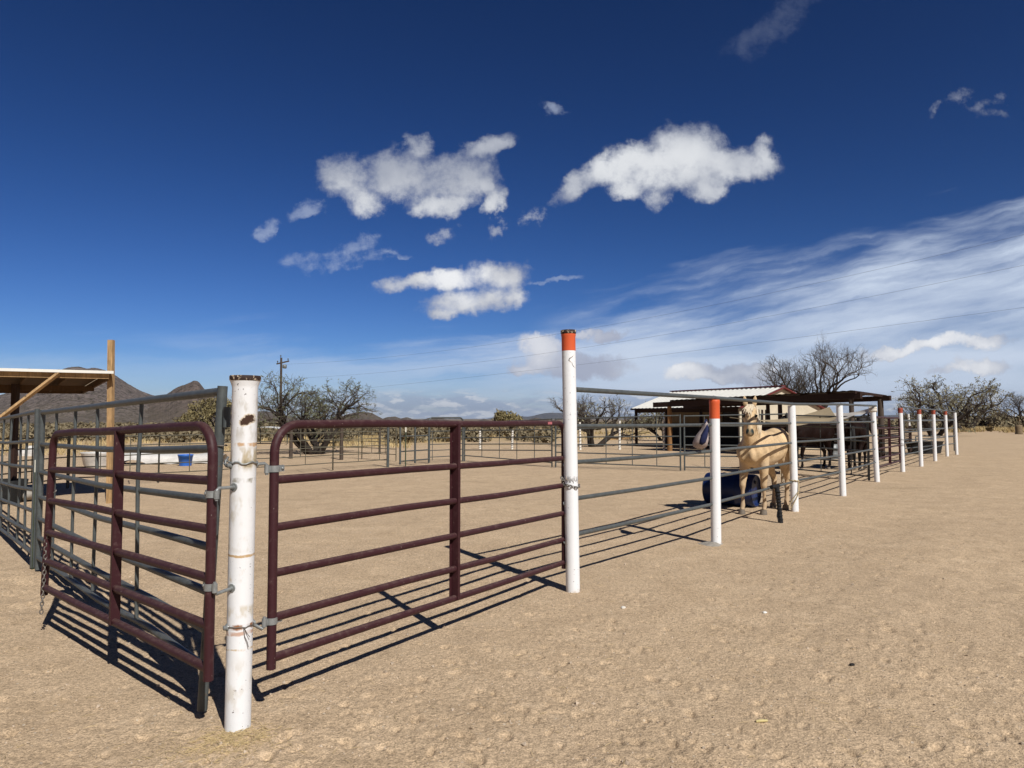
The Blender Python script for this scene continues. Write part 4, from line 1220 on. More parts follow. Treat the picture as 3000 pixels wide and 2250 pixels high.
# ------------------------------------------------------------------ barn and pole shelter at the right
def barn():
    r0, r1 = V((9.55, 42.2, 0)), V((13.46, 35.5, 0))
    u = (r1 - r0); L = u.length; u = u / L
    f = V((-u.y, u.x, 0))
    if f.x > 0: f = -f                       # towards the pen and the camera's left
    root = thing('barn', r0, 'pale barn with ribbed white roof and dark red trim behind the pole shelter', 'barn')
    HW, ZE, ZR = 3.0, 2.17, 3.14
    def pt(a, b, z): return r0 + u * a + f * b + V((0, 0, z))
    for s, nm in ((1, 'roof'), (-1, 'roof')):
        m = MB()
        n = 26 * 4
        for lay in (0, 1):
            base = len(m.v)
            for i in range(n + 1):
                a = -0.1 + (L + 0.2) * i / n
                h = (0.0, 0.035, 0.035, 0.0)[i % 4] - 0.012 * lay
                m.v += [pt(a, s * 0.02, ZR + h), pt(a, s * (HW + 0.15), ZE - 0.05 + h)]
            for i in range(n):
                k = base + 2 * i
                q = (k, k + 2, k + 3, k + 1)
                m.face(q if (s > 0) == (lay == 0) else q[::-1], False)
        m.build(nm, WHITEMETAL, root)
    MB().beam(pt(-0.12, 0, ZR + 0.05), pt(L + 0.14, 0, ZR + 0.05), 0.3, 0.05).build('ridge_cap', REDTRIM, root)
    for s in (1, -1):
        MB().beam(pt(L + 0.12, 0, ZR - 0.03), pt(L + 0.12, s * (HW + 0.15), ZE - 0.10), 0.04, 0.20, u).build('gable_trim', REDTRIM, root)
        MB().beam(pt(-0.1, s * (HW + 0.15), ZE - 0.08), pt(L + 0.1, s * (HW + 0.15), ZE - 0.08), 0.03, 0.09).build('eave_trim', DARKWOOD, root)
    m = MB()
    a = L
    for (b0, z0, b1, z1) in ((-HW, ZE - 0.12, HW, ZE - 0.12),):
        base = len(m.v)
        m.v += [pt(a, -HW, 0), pt(a, HW, 0), pt(a, HW, ZE - 0.08), pt(a, 0, ZR - 0.08), pt(a, -HW, ZE - 0.08)]
        m.v += [pt(a - 0.08, -HW, 0), pt(a - 0.08, HW, 0), pt(a - 0.08, HW, ZE - 0.08), pt(a - 0.08, 0, ZR - 0.08), pt(a - 0.08, -HW, ZE - 0.08)]
        m.face((4, 3, 2, 1, 0), False); m.face((5, 6, 7, 8, 9), False)
        for i in range(5): m.face((i, (i + 1) % 5, 5 + (i + 1) % 5, 5 + i), False)
    m.build('gable_wall', CREAMWALL, root)
    MB().beam(pt(0.05, -HW, 1.0), pt(L - 0.1, -HW, 1.0), 0.08, 2.0).build('rear_wall', TANWALL, root)
    MB().beam(pt(0.4, 1.0, 1.62), pt(L * 0.62, 1.0, 1.62), 0.08, 0.6).build('stall_wall', TANWALL, root)
    MB().beam(pt(0.4, 1.0, 0.66), pt(L * 0.95, 1.0, 0.66), 0.08, 1.32).build('stall_shade_panel', BLACK, root)  # black panel standing in for the deep shade inside the barn
    MB().beam(pt(0.02, -HW, 0.95), pt(0.02, -0.5, 0.95), 0.08, 1.9).build('end_wall', TANWALL, root)
    for k in range(4):
        p = pt(0.1 + k * (L - 0.2) / 3, HW - 0.1, 0)
        MB().beam(p, p + V((0, 0, ZE - 0.12)), 0.14, 0.14, V((0, 1, 0))).build('post', DARKWOOD, root)
    MB().beam(pt(0, HW - 0.1, ZE - 0.2), pt(L, HW - 0.1, ZE - 0.2), 0.08, 0.16).build('beam', DARKWOOD, root)
    # boards of a half-open feed room under the gable end
    m = MB()
    for k in range(7):
        b0 = HW - 0.2 - k * 0.27
        m.beam(pt(L + 0.03, b0, 0.1), pt(L + 0.03, b0, 2.0), 0.10, 0.03, u)
    m.build('batten_boards', DARKWOOD, root)
barn()

def pole_shelter():
    a = V((7.05, 35.3, 0)); b = V((13.04, 26.83, 0))
    u = (b - a); L = u.length; u = u / L
    w = V((-u.y, u.x, 0))
    if w.x < 0: w = -w
    D = 2.0
    root = thing('pole_shelter', a, 'dark flat-roofed pole shelter in front of the pale barn', 'shelter')
    def pt(s, d, z): return a + u * s + w * d + V((0, 0, z))
    z0, z1 = 2.42, 2.62
    def zz(s): return z0 + (z1 - z0) * s / L
    m = MB()
    n = 60
    for lay in (0, 1):
        base = len(m.v)
        for i in range(n + 1):
            s = 1.2 + (L - 1.2) * i / n
            h = (0.02 if i % 2 else 0) - 0.01 * lay
            m.v += [pt(s, -0.2, zz(s) + h), pt(s, D, zz(s) - 0.12 + h)]
        for i in range(n):
            k = base + 2 * i
            q = (k, k + 1, k + 3, k + 2)
            m.face(q[::-1] if lay == 0 else q, False)
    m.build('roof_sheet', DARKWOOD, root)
    MB().beam(pt(0, 0, zz(0) - 0.18), pt(L + 0.15, 0, zz(L) - 0.18), 0.16, 0.24).build('front_beam', DARKWOOD, root)
    MB().beam(pt(0.3, D - 0.15, zz(0) - 0.22), pt(L + 0.30, D - 0.15, zz(L) - 0.26), 0.14, 0.20).build('rear_beam', DARKWOOD, root)
    MB().beam(pt(L, -0.2, zz(L) - 0.06), pt(L, D + 0.1, zz(L) - 0.18), 0.05, 0.10).build('end_rafter', DARKWOOD, root)
    for k in range(1, 9):
        s = L * k / 9
        MB().beam(pt(s, -0.1, zz(s) - 0.06), pt(s, D, zz(s) - 0.13), 0.05, 0.10).build('rafter', DARKWOOD, root)
    for s, d, mt, r in ((1.0, 0, POLEWOOD, 0.125), (L * 0.36, 0, DARKWOOD, 0.10), (L * 0.68, 0, DARKWOOD, 0.10), (L - 0.25, 0, UTILWOOD, 0.10), (L - 0.1, D - 0.15, UTILWOOD, 0.12), (L * 0.5, D - 0.15, DARKWOOD, 0.10)):  # right-hand posts given darker wood to stand for shade
        p = pt(s, d, 0)
        MB().tube([p + V((0, 0, -0.05)), p + V((0.015, 0, 1.2)), p + V((0, 0, zz(s) - 0.28))], [r, r * 0.95, r * 0.85], 12).build('post', mt, root)
    # low dark boarding added to stand in for the shade inside
    MB().beam(pt(L * 0.40, D - 0.1, 0.85), pt(L * 0.92, D - 0.1, 0.85), 0.05, 1.1).build('shade_boards', DARKWOOD, root)
pole_shelter()
# white cabinet on legs under the barn
q = G(2158, 1310)
root = thing('feed_cabinet', V((q.x, q.y, 0)), 'small white metal cabinet on legs in the shade before the barn', 'cabinet')
k = q.y / F
MB().box(V((q.x, q.y, 19 * k)), 30 * k, 0.35, 17 * k).build('cabinet_body', WHITEMETAL, root)
for sx in (-11, 11):
    for sy in (-0.14, 0.14):
        MB().tube([V((q.x + sx * k, q.y + sy, 0)), V((q.x + sx * k, q.y + sy, 11 * k))], 0.02, 6).build('leg', WHITEMETAL, root)

# ------------------------------------------------------------------ striped white poles in the yard behind
for (px, top, base, lean, lab) in ((1406, 1262, 1315, 0.0, 'wrapped white pole in the dry grass, leftmost through the wide gate'), (1500, 1261, 1316, 0.03, 'wrapped white pole seen through the gate right of its brace'),
                                   (1700, 1237, 1318, -0.02, 'wrapped white pole just right of the tallest post'), (1815, 1233, 1317, 0.02, 'wrapped white pole between the bare small tree and the barn'),
                                   (1946, 1231, 1320, -0.02, 'wrapped white pole beside the brown shelter post'), (2671, 1213, 1323, -0.12, 'leaning wrapped white pole behind the red-topped posts')):
    q = G(px, base); t = P(px, top, q.y)
    root = thing('white_pole', V((q.x, q.y, 0)), lab, 'pole', 'wrapped white poles behind the pen')
    ax = V((lean, 0, t.z)); L = ax.length
    MB().tube([V((q.x, q.y, -0.02)), V((q.x + lean, q.y, t.z))], [0.062, 0.052], 10).build('shaft', WHITEMETAL, root)
    sp = [V((q.x, q.y, 0)) + ax * (s / 60) + V((math.cos(s * 0.9), math.sin(s * 0.9), 0)) * 0.060 for s in range(3, 60)]
    MB().tube(sp, 0.016, 5).build('spiral_tape', mat('grey_tape', plain((0.20, 0.16, 0.13), 0.2, 20), 0.8), root)

# ------------------------------------------------------------------ barrel, bag, trough and other gear
def barrel():
    c = G(2160, 1487)
    c = V((c.x, c.y + 0.30, 0.29))
    ax = V((0.50, 0.86, 0)).normalized(); ax = V((0.80, -0.60, 0)).normalized()
    root = thing('barrel', V((c.x, c.y, 0)), 'blue plastic barrel lying on its side beside the palomino', 'barrel')
    r = 0.29
    MB().lathe([(0.02, -0.44), (r * 0.9, -0.44), (r * 0.97, -0.425), (r, -0.40), (r, -0.17), (r * 1.035, -0.15), (r * 1.035, -0.12), (r, -0.10), (r, 0.10), (r * 1.035, 0.12), (r * 1.035, 0.15), (r, 0.17), (r, 0.40), (r * 0.97, 0.425), (r * 0.9, 0.44), (r * 0.88, 0.42), (0.02, 0.42)], c, 32, ax, cap=False).build('drum', BLUE, root)
    MB().torus(c + ax * 0.435, ax, r * 0.93, 0.014, 28, 6).torus(c - ax * 0.435, ax, r * 0.93, 0.014, 28, 6).build('rim', BLUE, root)
    MB().lathe([(0.03, 0.42), (0.03, 0.435)], c + V((0, 0, 0.15)), 10, ax).build('bung', BLACK, root)
barrel()
def bag():
    top = P(2071, 1233, 8.72); bot = P(2050, 1314, 8.55)
    root = thing('feed_bag', top, 'grey feed bag with navy lining hung on the rail beside the orange-topped post', 'bag')
    k = 8.65 / F
    out = [(2069, 1232), (2074, 1240), (2074, 1262), (2075, 1290), (2071, 1308), (2058, 1316), (2042, 1315), (2031, 1308), (2029, 1298), (2036, 1280), (2047, 1266), (2056, 1255), (2063, 1240)]
    pts = [P(x, y, 8.66) for x, y in out]
    cen = sum(pts, V((0, 0, 0))) / len(pts)
    m = MB()
    n = len(pts)
    base = 0
    lay = [(0.15, -0.115), (0.55, -0.105), (0.85, -0.06), (1.0, 0.0), (0.85, 0.05), (0.5, 0.07), (0.1, 0.075)]
    for s, dy in lay:
        for p in pts: m.v.append(cen + (p - cen) * s + V((0, dy, 0)))
    for i in range(len(lay) - 1):
        for j in range(n):
            m.face((i * n + j, i * n + (j + 1) % n, (i + 1) * n + (j + 1) % n, (i + 1) * n + j))
    m.face(tuple(range(n))[::-1]); m.face(tuple(range((len(lay) - 1) * n, len(lay) * n)))
    m.build('pouch', PINKGREY, root)
    ins = [(2066, 1242), (2069, 1256), (2066, 1278), (2060, 1296), (2050, 1303), (2042, 1300), (2043, 1288), (2048, 1272), (2057, 1258)]
    q = [P(x, y, 8.66) for x, y in ins]; c2 = sum(q, V((0, 0, 0))) / len(q)
    m = MB(); n = len(q)
    lay = [(0.1, -0.142), (0.7, -0.139), (1.0, -0.112), (0.95, -0.08)]
    for s, dy in lay:
        for p in q: m.v.append(c2 + (p - c2) * s + V((0, dy, 0)))
    for i in range(len(lay) - 1):
        for j in range(n):
            m.face((i * n + j, i * n + (j + 1) % n, (i + 1) * n + (j + 1) % n, (i + 1) * n + j))
    m.face(tuple(range(n))[::-1])
    m.build('navy_lining', NAVY, root)
    MB().tube([P(2068, 1246, 8.66), P(2066, 1236, 8.62), P(2069, 1230, 8.72), P(2073, 1238, 8.80)], 0.012, 6).build('strap', NAVY, root)
bag()
q = G(2287, 1531); t = P(2277, 1428, q.y)
root = thing('support_post', V((q.x, q.y, 0)), 'short black wrapped post holding up the lowest rail before the palomino', 'post')
MB().tube([V((q.x, q.y, -0.03)), V((q.x - 0.01, q.y, 0.15)), V((t.x, q.y + 0.01, t.z))], [0.040, 0.032, 0.034], 10).build('shaft', BLACKWRAP, root)
m = MB()
for k in range(9):
    z = 0.05 + k * (t.z - 0.06) / 9
    m.torus(V((q.x + (t.x - q.x) * z / t.z, q.y, z)), (0.15 * (-1) ** k, 0.1, 1), 0.034, 0.010, 14, 5)
m.tube([V((t.x - 0.07, q.y + 0.05, t.z + 0.0)), V((t.x + 0.08, q.y + 0.16, t.z + 0.01))], 0.032, 8)
m.build('tape_wrap', BLACKWRAP, root)
MB().tube([V((q.x - 0.03, q.y - 0.02, 0.02)), V((q.x - 0.06, q.y - 0.02, 0.10)), V((q.x - 0.05, q.y - 0.02, 0.16))], 0.008, 5).build('loose_tape', BLACKWRAP, root)

def trough():
    a, b = G(2690, 1331), G(2778, 1328)
    c = (a + b) / 2; d = (b - a); L = d.length; d = d / L; n = V((-d.y, d.x, 0))
    root = thing('stock_tank', V((c.x, c.y, 0)), 'black oval stock tank behind the red-topped posts', 'stock tank')
    def ringf(s, z, g=1.0):
        return [c + d * math.cos(t) * L * 0.56 * s + n * (0.4 + math.sin(t) * 0.42 * s) + V((0, 0, z)) for t in [2 * math.pi * k / 28 for k in range(28)]]
    m = MB()
    H = 35 * c.y / F
    lay = [(0.86, 0.0), (0.93, H * 0.5), (1.0, H * 0.93), (1.05, H * 0.95), (1.05, H), (0.98, H), (0.9, H * 0.4), (0.2, H * 0.38)]
    for s, z in lay: m.v += ringf(s, z)
    for i in range(len(lay) - 1):
        for j in range(28): m.face((i * 28 + j, i * 28 + (j + 1) % 28, (i + 1) * 28 + (j + 1) % 28, (i + 1) * 28 + j))
    m.build('tank', BLACK, root)
    MB().tube([c + V((-0.6, 0.3, H)), c + V((-0.6, 0.3, H + 0.22)), c + V((-0.3, 0.3, H + 0.25)), c + V((0.5, 0.3, H + 0.24))], 0.03, 6).build('float_pipe', GALV, root)
trough()
q = G(2441, 1345)
root = thing('metal_drum', V((q.x, q.y, 0)), 'grey metal drum behind the panel under the shade cloth', 'drum')
r = 15 * q.y / F; h = 44 * q.y / F
MB().lathe([(r, 0), (r, h * 0.3), (r * 1.04, h * 0.33), (r, h * 0.36), (r, h * 0.66), (r * 1.04, h * 0.69), (r, h * 0.72), (r, h), (r * 0.93, h), (r * 0.93, h - 0.03)], V((q.x, q.y, 0)), 20).build('shell', GREYMETAL, root)
# dark slatted gate leaning in the shade
a, b = G(2588, 1345), G(2668, 1330)
a.z = b.z = 0
root = thing('slatted_gate', a, 'dark slatted gate standing behind the small maroon gate', 'gate')
for k in range(7):
    z = 0.60 + k * 0.085
    MB().beam(a + V((0, 0, z)), b + V((0, 0, z)), 0.03, 0.045).build('slat', DARKWOOD, root)
for p in (a, b):
    MB().beam(p, p + V((0, 0, 1.25)), 0.09, 0.09, V((0, 1, 0))).build('upright', DARKWOOD, root)

# shade cloth
def shade():
    root = thing('shade_cloth', P(2429, 1193, 20), 'tan shade cloth with a pale strip, stretched behind the fence rails', 'shade cloth')
    def patch(c, nu, nv, sag):
        c = [V(x) for x in c]
        return lambda u, v: (c[0] * (1 - u) + c[1] * u) * (1 - v) + (c[3] * (1 - u) + c[2] * u) * v + V((0, 0, -sag * math.sin(u * math.pi) * (1 - v * 0.3) - 0.03 * math.sin(u * 9) * v))
    tip = P(2190, 1229, 21.0); pk = P(2430, 1192, 20.2); lo = P(2452, 1224, 18.6); bt = P(2300, 1241, 18.9)
    MB().grid(patch((tip, pk, lo, bt), 20, 8, 0.14), 20, 8).build('tan_sheet', TANCLOTH, root)
    k0 = P(2437, 1209, 19.8); k1 = axis_at(5, PT[5].z - 0.02) + V((0, 0.08, 0)); k2 = axis_at(5, PT[5].z - 0.10) + V((-0.02, -0.03, 0)); k3 = P(2454, 1225, 18.5)
    MB().grid(patch((k0, k1, k2, k3), 14, 6, 0.06), 14, 6).build('pale_strip', PALECLOTH, root)
    MB().tube([tip, P(2160, 1226, 22), P(2138, 1223, 23)], 0.012, 5).build('tie_rope', ROPE, root)
shade()
# stump at the right edge
q = G(2986, 1272)
root = thing('tree_stump', V((q.x, q.y, 0)), 'weathered wooden stump with a stick at the far right edge', 'stump')
k = q.y / F
GREYWOOD = mat('weathered_grey_wood', wood((0.20, 0.145, 0.085), 0.5), 0.9)
MB().lathe([(11 * k, 0), (9.5 * k, 6 * k), (9.8 * k, 20 * k), (8.5 * k, 27 * k), (3 * k, 25 * k)], V((q.x, q.y, 0)), 7, V((0.05, 0.1, 1))).build('stump_wood', GREYWOOD, root)
MB().tube([V((q.x + 2 * k, q.y, 20 * k)), V((q.x + 1 * k, q.y, 47 * k))], 0.04, 6).build('stick', GREYWOOD, root)
# yellow boards lying in the yard
for (p0, p1, lab) in (((1781, 1289), (1853, 1287), 'pale board lying on the sand behind the small bare tree'),):
    a, b = G(*p0), G(*p1)
    tag(MB().beam(a + V((0, 0, 0.12)), b + V((0, 0, 0.12)), 0.3, 0.22).build('board', LUMBER, None, a), lab, 'board')

# a few bits one can pick out on the sand in front
def stone(px, py, r, m, lab, cat, name, seed):
    q = G(px, py); q.z = gz(q.x, q.y)
    g = random.Random(seed)
    k = [1 + g.uniform(-0.3, 0.3) for _ in range(40)]
    m_ = MB().grid(lambda u, v: q + V((math.cos(u * 6.2832) * math.sin(v * math.pi) * r * k[int(u * 7.999) % 8 + 8 * int(v * 3.99)] * 1.3, math.sin(u * 6.2832) * math.sin(v * math.pi) * r * k[int(u * 7.999) % 8 + 8 * int(v * 3.99)],
                                       r * 0.55 - math.cos(v * math.pi) * r * 0.75)), 8, 4, False)
    tag(m_.build(name, m, None, q), lab, cat)
stone(1826, 1783, 0.015, WHITEMETAL, 'small white stone on the sand right of the tallest post', 'stone', 'stone', 1)
stone(2240, 1798, 0.014, WHITEMETAL, 'small white stone on the open sand below the palomino', 'stone', 'stone', 2)
stone(2497, 1952, 0.013, BLACK, 'small dark clod lying on the open sand at the right', 'clod', 'dirt_clod', 3)
q = G(2231, 2116); q.z = gz(q.x, q.y) + 0.008
tag(MB().tube([q + V((-0.030, -0.004, 0)), q + V((0, 0, 0.002)), q + V((0.032, 0.006, 0))], [0.0065, 0.008, 0.006], 7).build('stalk', mat('yellow_stalk', plain((0.52, 0.43, 0.20), 0.2, 40), 0.7), None, q), 'short yellow stalk lying near the bottom of the sand', 'stalk')
# ------------------------------------------------------------------ trees
def make_tree(name, label, base, height, spread, seed, leaf=None, nleaf=0, stems=3, levels=5, low=False, bark=BARKDARK, group=None, leafsize=0.07, twig_r=0.010, r0=0.13, lean=(0, 0), up=0.25, split=3, flat=0.0):
    g = random.Random(seed)
    root = thing(name, base, label, 'tree', group)
    tm, cm = MB(), MB()
    ends = []
    def branch(p, d, L, r, lev):
        k = 4 if lev < 3 else 3
        pts, q, dd = [p], p, d
        for i in range(k):
            j = 0.22 + 0.10 * lev
            dd = (dd + V((g.uniform(-j, j), g.uniform(-j, j), g.uniform(-j * 0.7, j * 0.7) + (up * 0.22 if lev > 0 else 0)))).normalized()
            q = q + dd * (L / k)
            pts.append(q)
        e = r * (0.58 if lev < levels else 0.4)
        tgt = tm if lev <= 2 else cm
        tgt.tube(pts, [r + (e - r) * i / k for i in range(k + 1)], 7 if lev <= 1 else (5 if lev <= 2 else 3), cap=False)
        if lev >= levels:
            ends.append((pts[1], pts[-1])); return
        n = split + (1 if g.random() < 0.4 else 0)
        for i in range(n):
            t = g.uniform(0.45, 1.0) if i < n - 1 else 1.0
            idx = min(k - 1, int(t * k))
            s = pts[idx] + (pts[idx + 1] - pts[idx]) * (t * k - idx) if t < 1 else pts[-1]
            az = g.uniform(0, 6.283); sp = g.uniform(0.45, 0.95)
            u, w = frame_for(dd)
            nd = dd * math.cos(sp) + (u * math.cos(az) + w * math.sin(az)) * math.sin(sp)
            nd = (nd + V((0, 0, up - flat * max(0, (s.z - base.z) / height - 0.45)))).normalized()
            if low and lev >= 1 and g.random() < 0.3: nd.z -= 0.5; nd.normalize()
            branch(s, nd, L * g.uniform(0.60, 0.80), e * g.uniform(0.65, 0.95) if i < n - 1 else e, lev + 1)
    for i in range(stems):
        a = 2 * math.pi * (i + g.uniform(-0.3, 0.3)) / stems
        tilt = spread * g.uniform(0.6, 1.15)
        d = V((math.cos(a) * tilt + lean[0], math.sin(a) * tilt + lean[1], 1)).normalized()
        branch(base + V((math.cos(a), math.sin(a), 0)) * r0 * 0.8 + V((0, 0, -0.08)), d, height * 0.36 * g.uniform(0.85, 1.1), r0 * g.uniform(0.75, 1.05), 0)
    # rescale so that the tree is as tall as it should be
    top = float(np.percentile([v.z for v in cm.v], 98.5)) - base.z
    k = height / top
    for m in (tm, cm):
        m.v = [base + (v - base) * k for v in m.v]
    tm.build('trunk', bark, root)
    mats = [TWIG]
    if leaf:
        mats = [TWIG, leaf]
        nb = len(cm.f)
        for _ in range(nleaf):
            a, b = g.choice(ends)
            a, b = base + (a - base) * k, base + (b - base) * k
            c = a + (b - a) * g.uniform(0.1, 1.15) + V((g.gauss(0, 1), g.gauss(0, 1), g.gauss(0, 0.8) - 0.3)) * leafsize * 0.9
            u = V((g.gauss(0, 1), g.gauss(0, 1), g.gauss(0, 1) - 0.6)).normalized()
            w = u.cross(V((g.gauss(0, 1), g.gauss(0, 1), g.gauss(0, 1)))).normalized()
            s = leafsize * g.uniform(0.6, 1.3)
            cm.quad(c, u * s, w * s * 0.32)
    o = cm.build('crown', mats, root)
    if leaf:
        mi = np.zeros(len(cm.f), dtype=np.int32); mi[nb:] = 1
        o.data.polygons.foreach_set('material_index', mi)
    return root
T = lambda px, py: V((G(px, py).x, G(px, py).y, 0))
make_tree('mesquite_tree', 'green-tinged mesquite tree behind the wide gate, beside the utility pole', V((-8.7, 31.5, 0)), 3.25, 0.85, 21, LEAFGREEN, 6500, 4, 5, True, r0=0.14, leafsize=0.034, up=0.18, split=3)
make_tree('bare_tree', 'small leafless tree right of the tallest white post', T(1740, 1309), 2.8, 0.85, 5, LEAF, 250, 3, 5, r0=0.13, up=0.22)
make_tree('bare_tree', 'big leafless tree rising behind the pole shelter', V((16.7, 40.5, 0)), 5.6, 0.45, 14, None, 0, 4, 6, r0=0.17, up=0.36, split=3, bark=BARKDARK)
make_tree('mesquite_tree', 'broad mesquite behind the last white posts, its low trunks forked', T(2742, 1277), 4.7, 0.95, 33, LEAF, 2400, 4, 5, True, r0=0.2, leafsize=0.085, up=0.20, flat=0.9)
make_tree('mesquite_tree', 'mesquite with umbrella crown leaning right of the last white post', T(2830, 1263), 6.3, 0.9, 41, LEAF, 2600, 3, 5, True, r0=0.24, leafsize=0.105, up=0.20, flat=1.0, lean=(0.1, 0))
make_tree('mesquite_tree', 'low brown mesquite right of the umbrella-crowned one', T(2864, 1256), 3.9, 1.0, 55, LEAFBROWN, 1700, 3, 5, True, r0=0.2, leafsize=0.11, up=0.15)
make_tree('bare_tree', 'leafless tree cut off by the right edge', T(3010, 1258), 5.2, 0.8, 61, LEAFBROWN, 500, 3, 5, r0=0.2, up=0.25)
make_tree('bare_tree', 'grey leafless tree behind the left end of the barn', V((10.6, 50, 0)), 2.7, 0.9, 71, LEAF, 900, 3, 5, r0=0.12, up=0.2, leafsize=0.1)
make_tree('bushy_tree', 'small bushy tree on the skyline above the wide gate', V((-0.7, 95, -0.1)), 2.4, 0.6, 81, PALOVERDE, 2200, 3, 4, r0=0.12, up=0.3, leafsize=0.18)
make_tree('palo_verde_tree', 'yellowish bushy tree behind the top rail of the left panel', V((-23.2, 56, 0)), 3.1, 0.42, 91, PALOVERDE, 2300, 4, 4, True, r0=0.10, up=0.3, leafsize=0.10)
make_tree('palo_verde_tree', 'yellowish low tree just left of the corner post', V((-29.5, 66, 0)), 2.1, 0.6, 92, PALOVERDE, 1600, 4, 4, True, r0=0.10, up=0.2, leafsize=0.11)
make_tree('bare_tree', 'thin bare tree seen beneath the top rails behind the barn', V((18.2, 52, 0)), 3.4, 0.9, 75, LEAFBROWN, 700, 3, 5, r0=0.12, up=0.2, leafsize=0.1)

# ------------------------------------------------------------------ desert scrub that closes the view
def scrub():
    rg = random.Random(3)
    m = MB()
    def bush(x, y, h, w, n, s):
        z0 = float(ground_drop(np.array([math.hypot(x, y)]))[0])
        for _ in range(n):
            t = rg.random()
            a = rg.uniform(0, 6.283); rad = w * math.sqrt(rg.random())
            hh = h * (1 - (rad / w) ** 2 * 0.6) * (rg.random() ** 0.7)
            c = V((x + math.cos(a) * rad, y + math.sin(a) * rad * 0.8, z0 + hh))
            u = V((rg.gauss(0, 1), rg.gauss(0, 1), rg.gauss(0, 1))).normalized()
            v = u.cross(V((rg.gauss(0, 1), rg.gauss(0, 1), rg.gauss(0, 1)))).normalized()
            k = s * rg.uniform(0.6, 1.3)
            m.quad(c, u * k, v * k * 0.45)
        for _ in range(4):
            a = rg.uniform(0, 6.283)
            m.tube([V((x, y, z0 - 0.1)), V((x + math.cos(a) * w * 0.5, y + math.sin(a) * w * 0.4, z0 + h * 0.75))], [0.04, 0.015], 3, cap=False)
    for _ in range(1150):
        y = math.exp(rg.uniform(math.log(62), math.log(330)))
        x = rg.uniform(-0.80, 0.80) * y
        px = 1500 + x / y * F
        if y < 95 and px > 1500: continue
        if px > 2780 and y < 105: continue
        big = rg.random() < 0.25
        h = rg.uniform(1.2, 2.1) if big else rg.uniform(0.5, 1.1)
        if y > 150: h *= 1.2
        if px < 690: h = min(h, rg.uniform(0.5, 1.1))
        if 690 < px < 1800: h = min(h, rg.uniform(0.45, 0.85))
        if px > 2500: h *= 1.3
        bush(x, y, h, h * rg.uniform(0.7, 1.2), int(95 if big else 60), 0.0021 * y + 0.07)
    # nearer belt behind the pen
    for _ in range(150):
        px = rg.uniform(-60, 1660)
        y = rg.uniform(46, 68)
        x = (px - 1500) / F * y
        if px > 1050 and rg.random() < 0.35: y += 14; x = (px - 1500) / F * y
        h = rg.uniform(0.4, 1.15) if px < 690 else rg.uniform(0.6, 1.05)
        bush(x, y, h, h * rg.uniform(0.8, 1.3), 110, 0.14)
    for _ in range(26):
        px = rg.uniform(2880, 3080); y = rg.uniform(98, 130)
        h = rg.uniform(1.8, 3.4)
        bush((px - 1500) / F * y, y, h, h, 140, 0.24)
    o = m.build('desert_scrub', SCRUB)
    tag(o, 'brown and olive desert scrub filling the land behind the pens', 'scrub', kind='stuff')
scrub()

def grass():
    rg = random.Random(9)
    m = MB()
    for _ in range(7600):
        r = rg.random()
        if r < 0.35: px, y = rg.uniform(-50, 1200), rg.uniform(30, 62)
        elif r < 0.58: px, y = rg.uniform(1000, 1900), rg.uniform(46, 80)
        else: px, y = rg.uniform(2780, 3080), rg.uniform(80, 120)
        x = (px - 1500) / F * y
        if fbm(np.array([x * 0.12]), np.array([y * 0.12]), 3, 66)[0] < 0.47: continue
        h = rg.uniform(0.12, 0.38) * (1.5 if y > 80 else 1)
        for k in range(5):
            a = rg.uniform(0, 6.283)
            b = V((x + rg.gauss(0, 0.12), y + rg.gauss(0, 0.12), -0.01))
            t = b + V((math.cos(a) * h * 0.5, math.sin(a) * h * 0.5, h))
            w = V((rg.gauss(0, 1), rg.gauss(0, 1), 0)).normalized() * 0.0006 * y
            i = len(m.v)
            m.v += [b - w, b + w, t]
            m.face((i, i + 1, i + 2), False)
    tag(m.build('dry_grass', DRYGRASS), 'yellow dry grass tufts beyond the pens', 'grass', kind='stuff')
grass()
# a single shrub in the grass at the right
def small_shrub(px, py, h, lab):
    q = T(px, py)
    rg = random.Random(int(px))
    root = thing('shrub', q, lab, 'shrub')
    m = MB(); st = MB()
    for i in range(14):
        a = rg.uniform(0, 6.283); e = q + V((math.cos(a) * h * 0.8, math.sin(a) * h * 0.8, h * rg.uniform(0.5, 1)))
        st.tube([q, (q + e) / 2 + V((0, 0, h * 0.15)), e], [0.03, 0.02, 0.01], 4, cap=False)
        for _ in range(22):
            c = q + (e - q) * rg.uniform(0.4, 1.1) + V((rg.gauss(0, 1), rg.gauss(0, 1), rg.gauss(0, 1))) * h * 0.12
            u = V((rg.gauss(0, 1), rg.gauss(0, 1), rg.gauss(0, 1))).normalized(); v = u.cross(V((0.3, 0.5, 1))).normalized()
            m.quad(c, u * 0.12, v * 0.06)
    st.build('stems', TWIG, root); m.build('foliage', SCRUB, root)
small_shrub(2900, 1263, 0.42, 'low dark shrub in the yellow grass at the right')
small_shrub(1180, 1300, 0.6, 'low shrub in the dry grass beside the small grey gate')

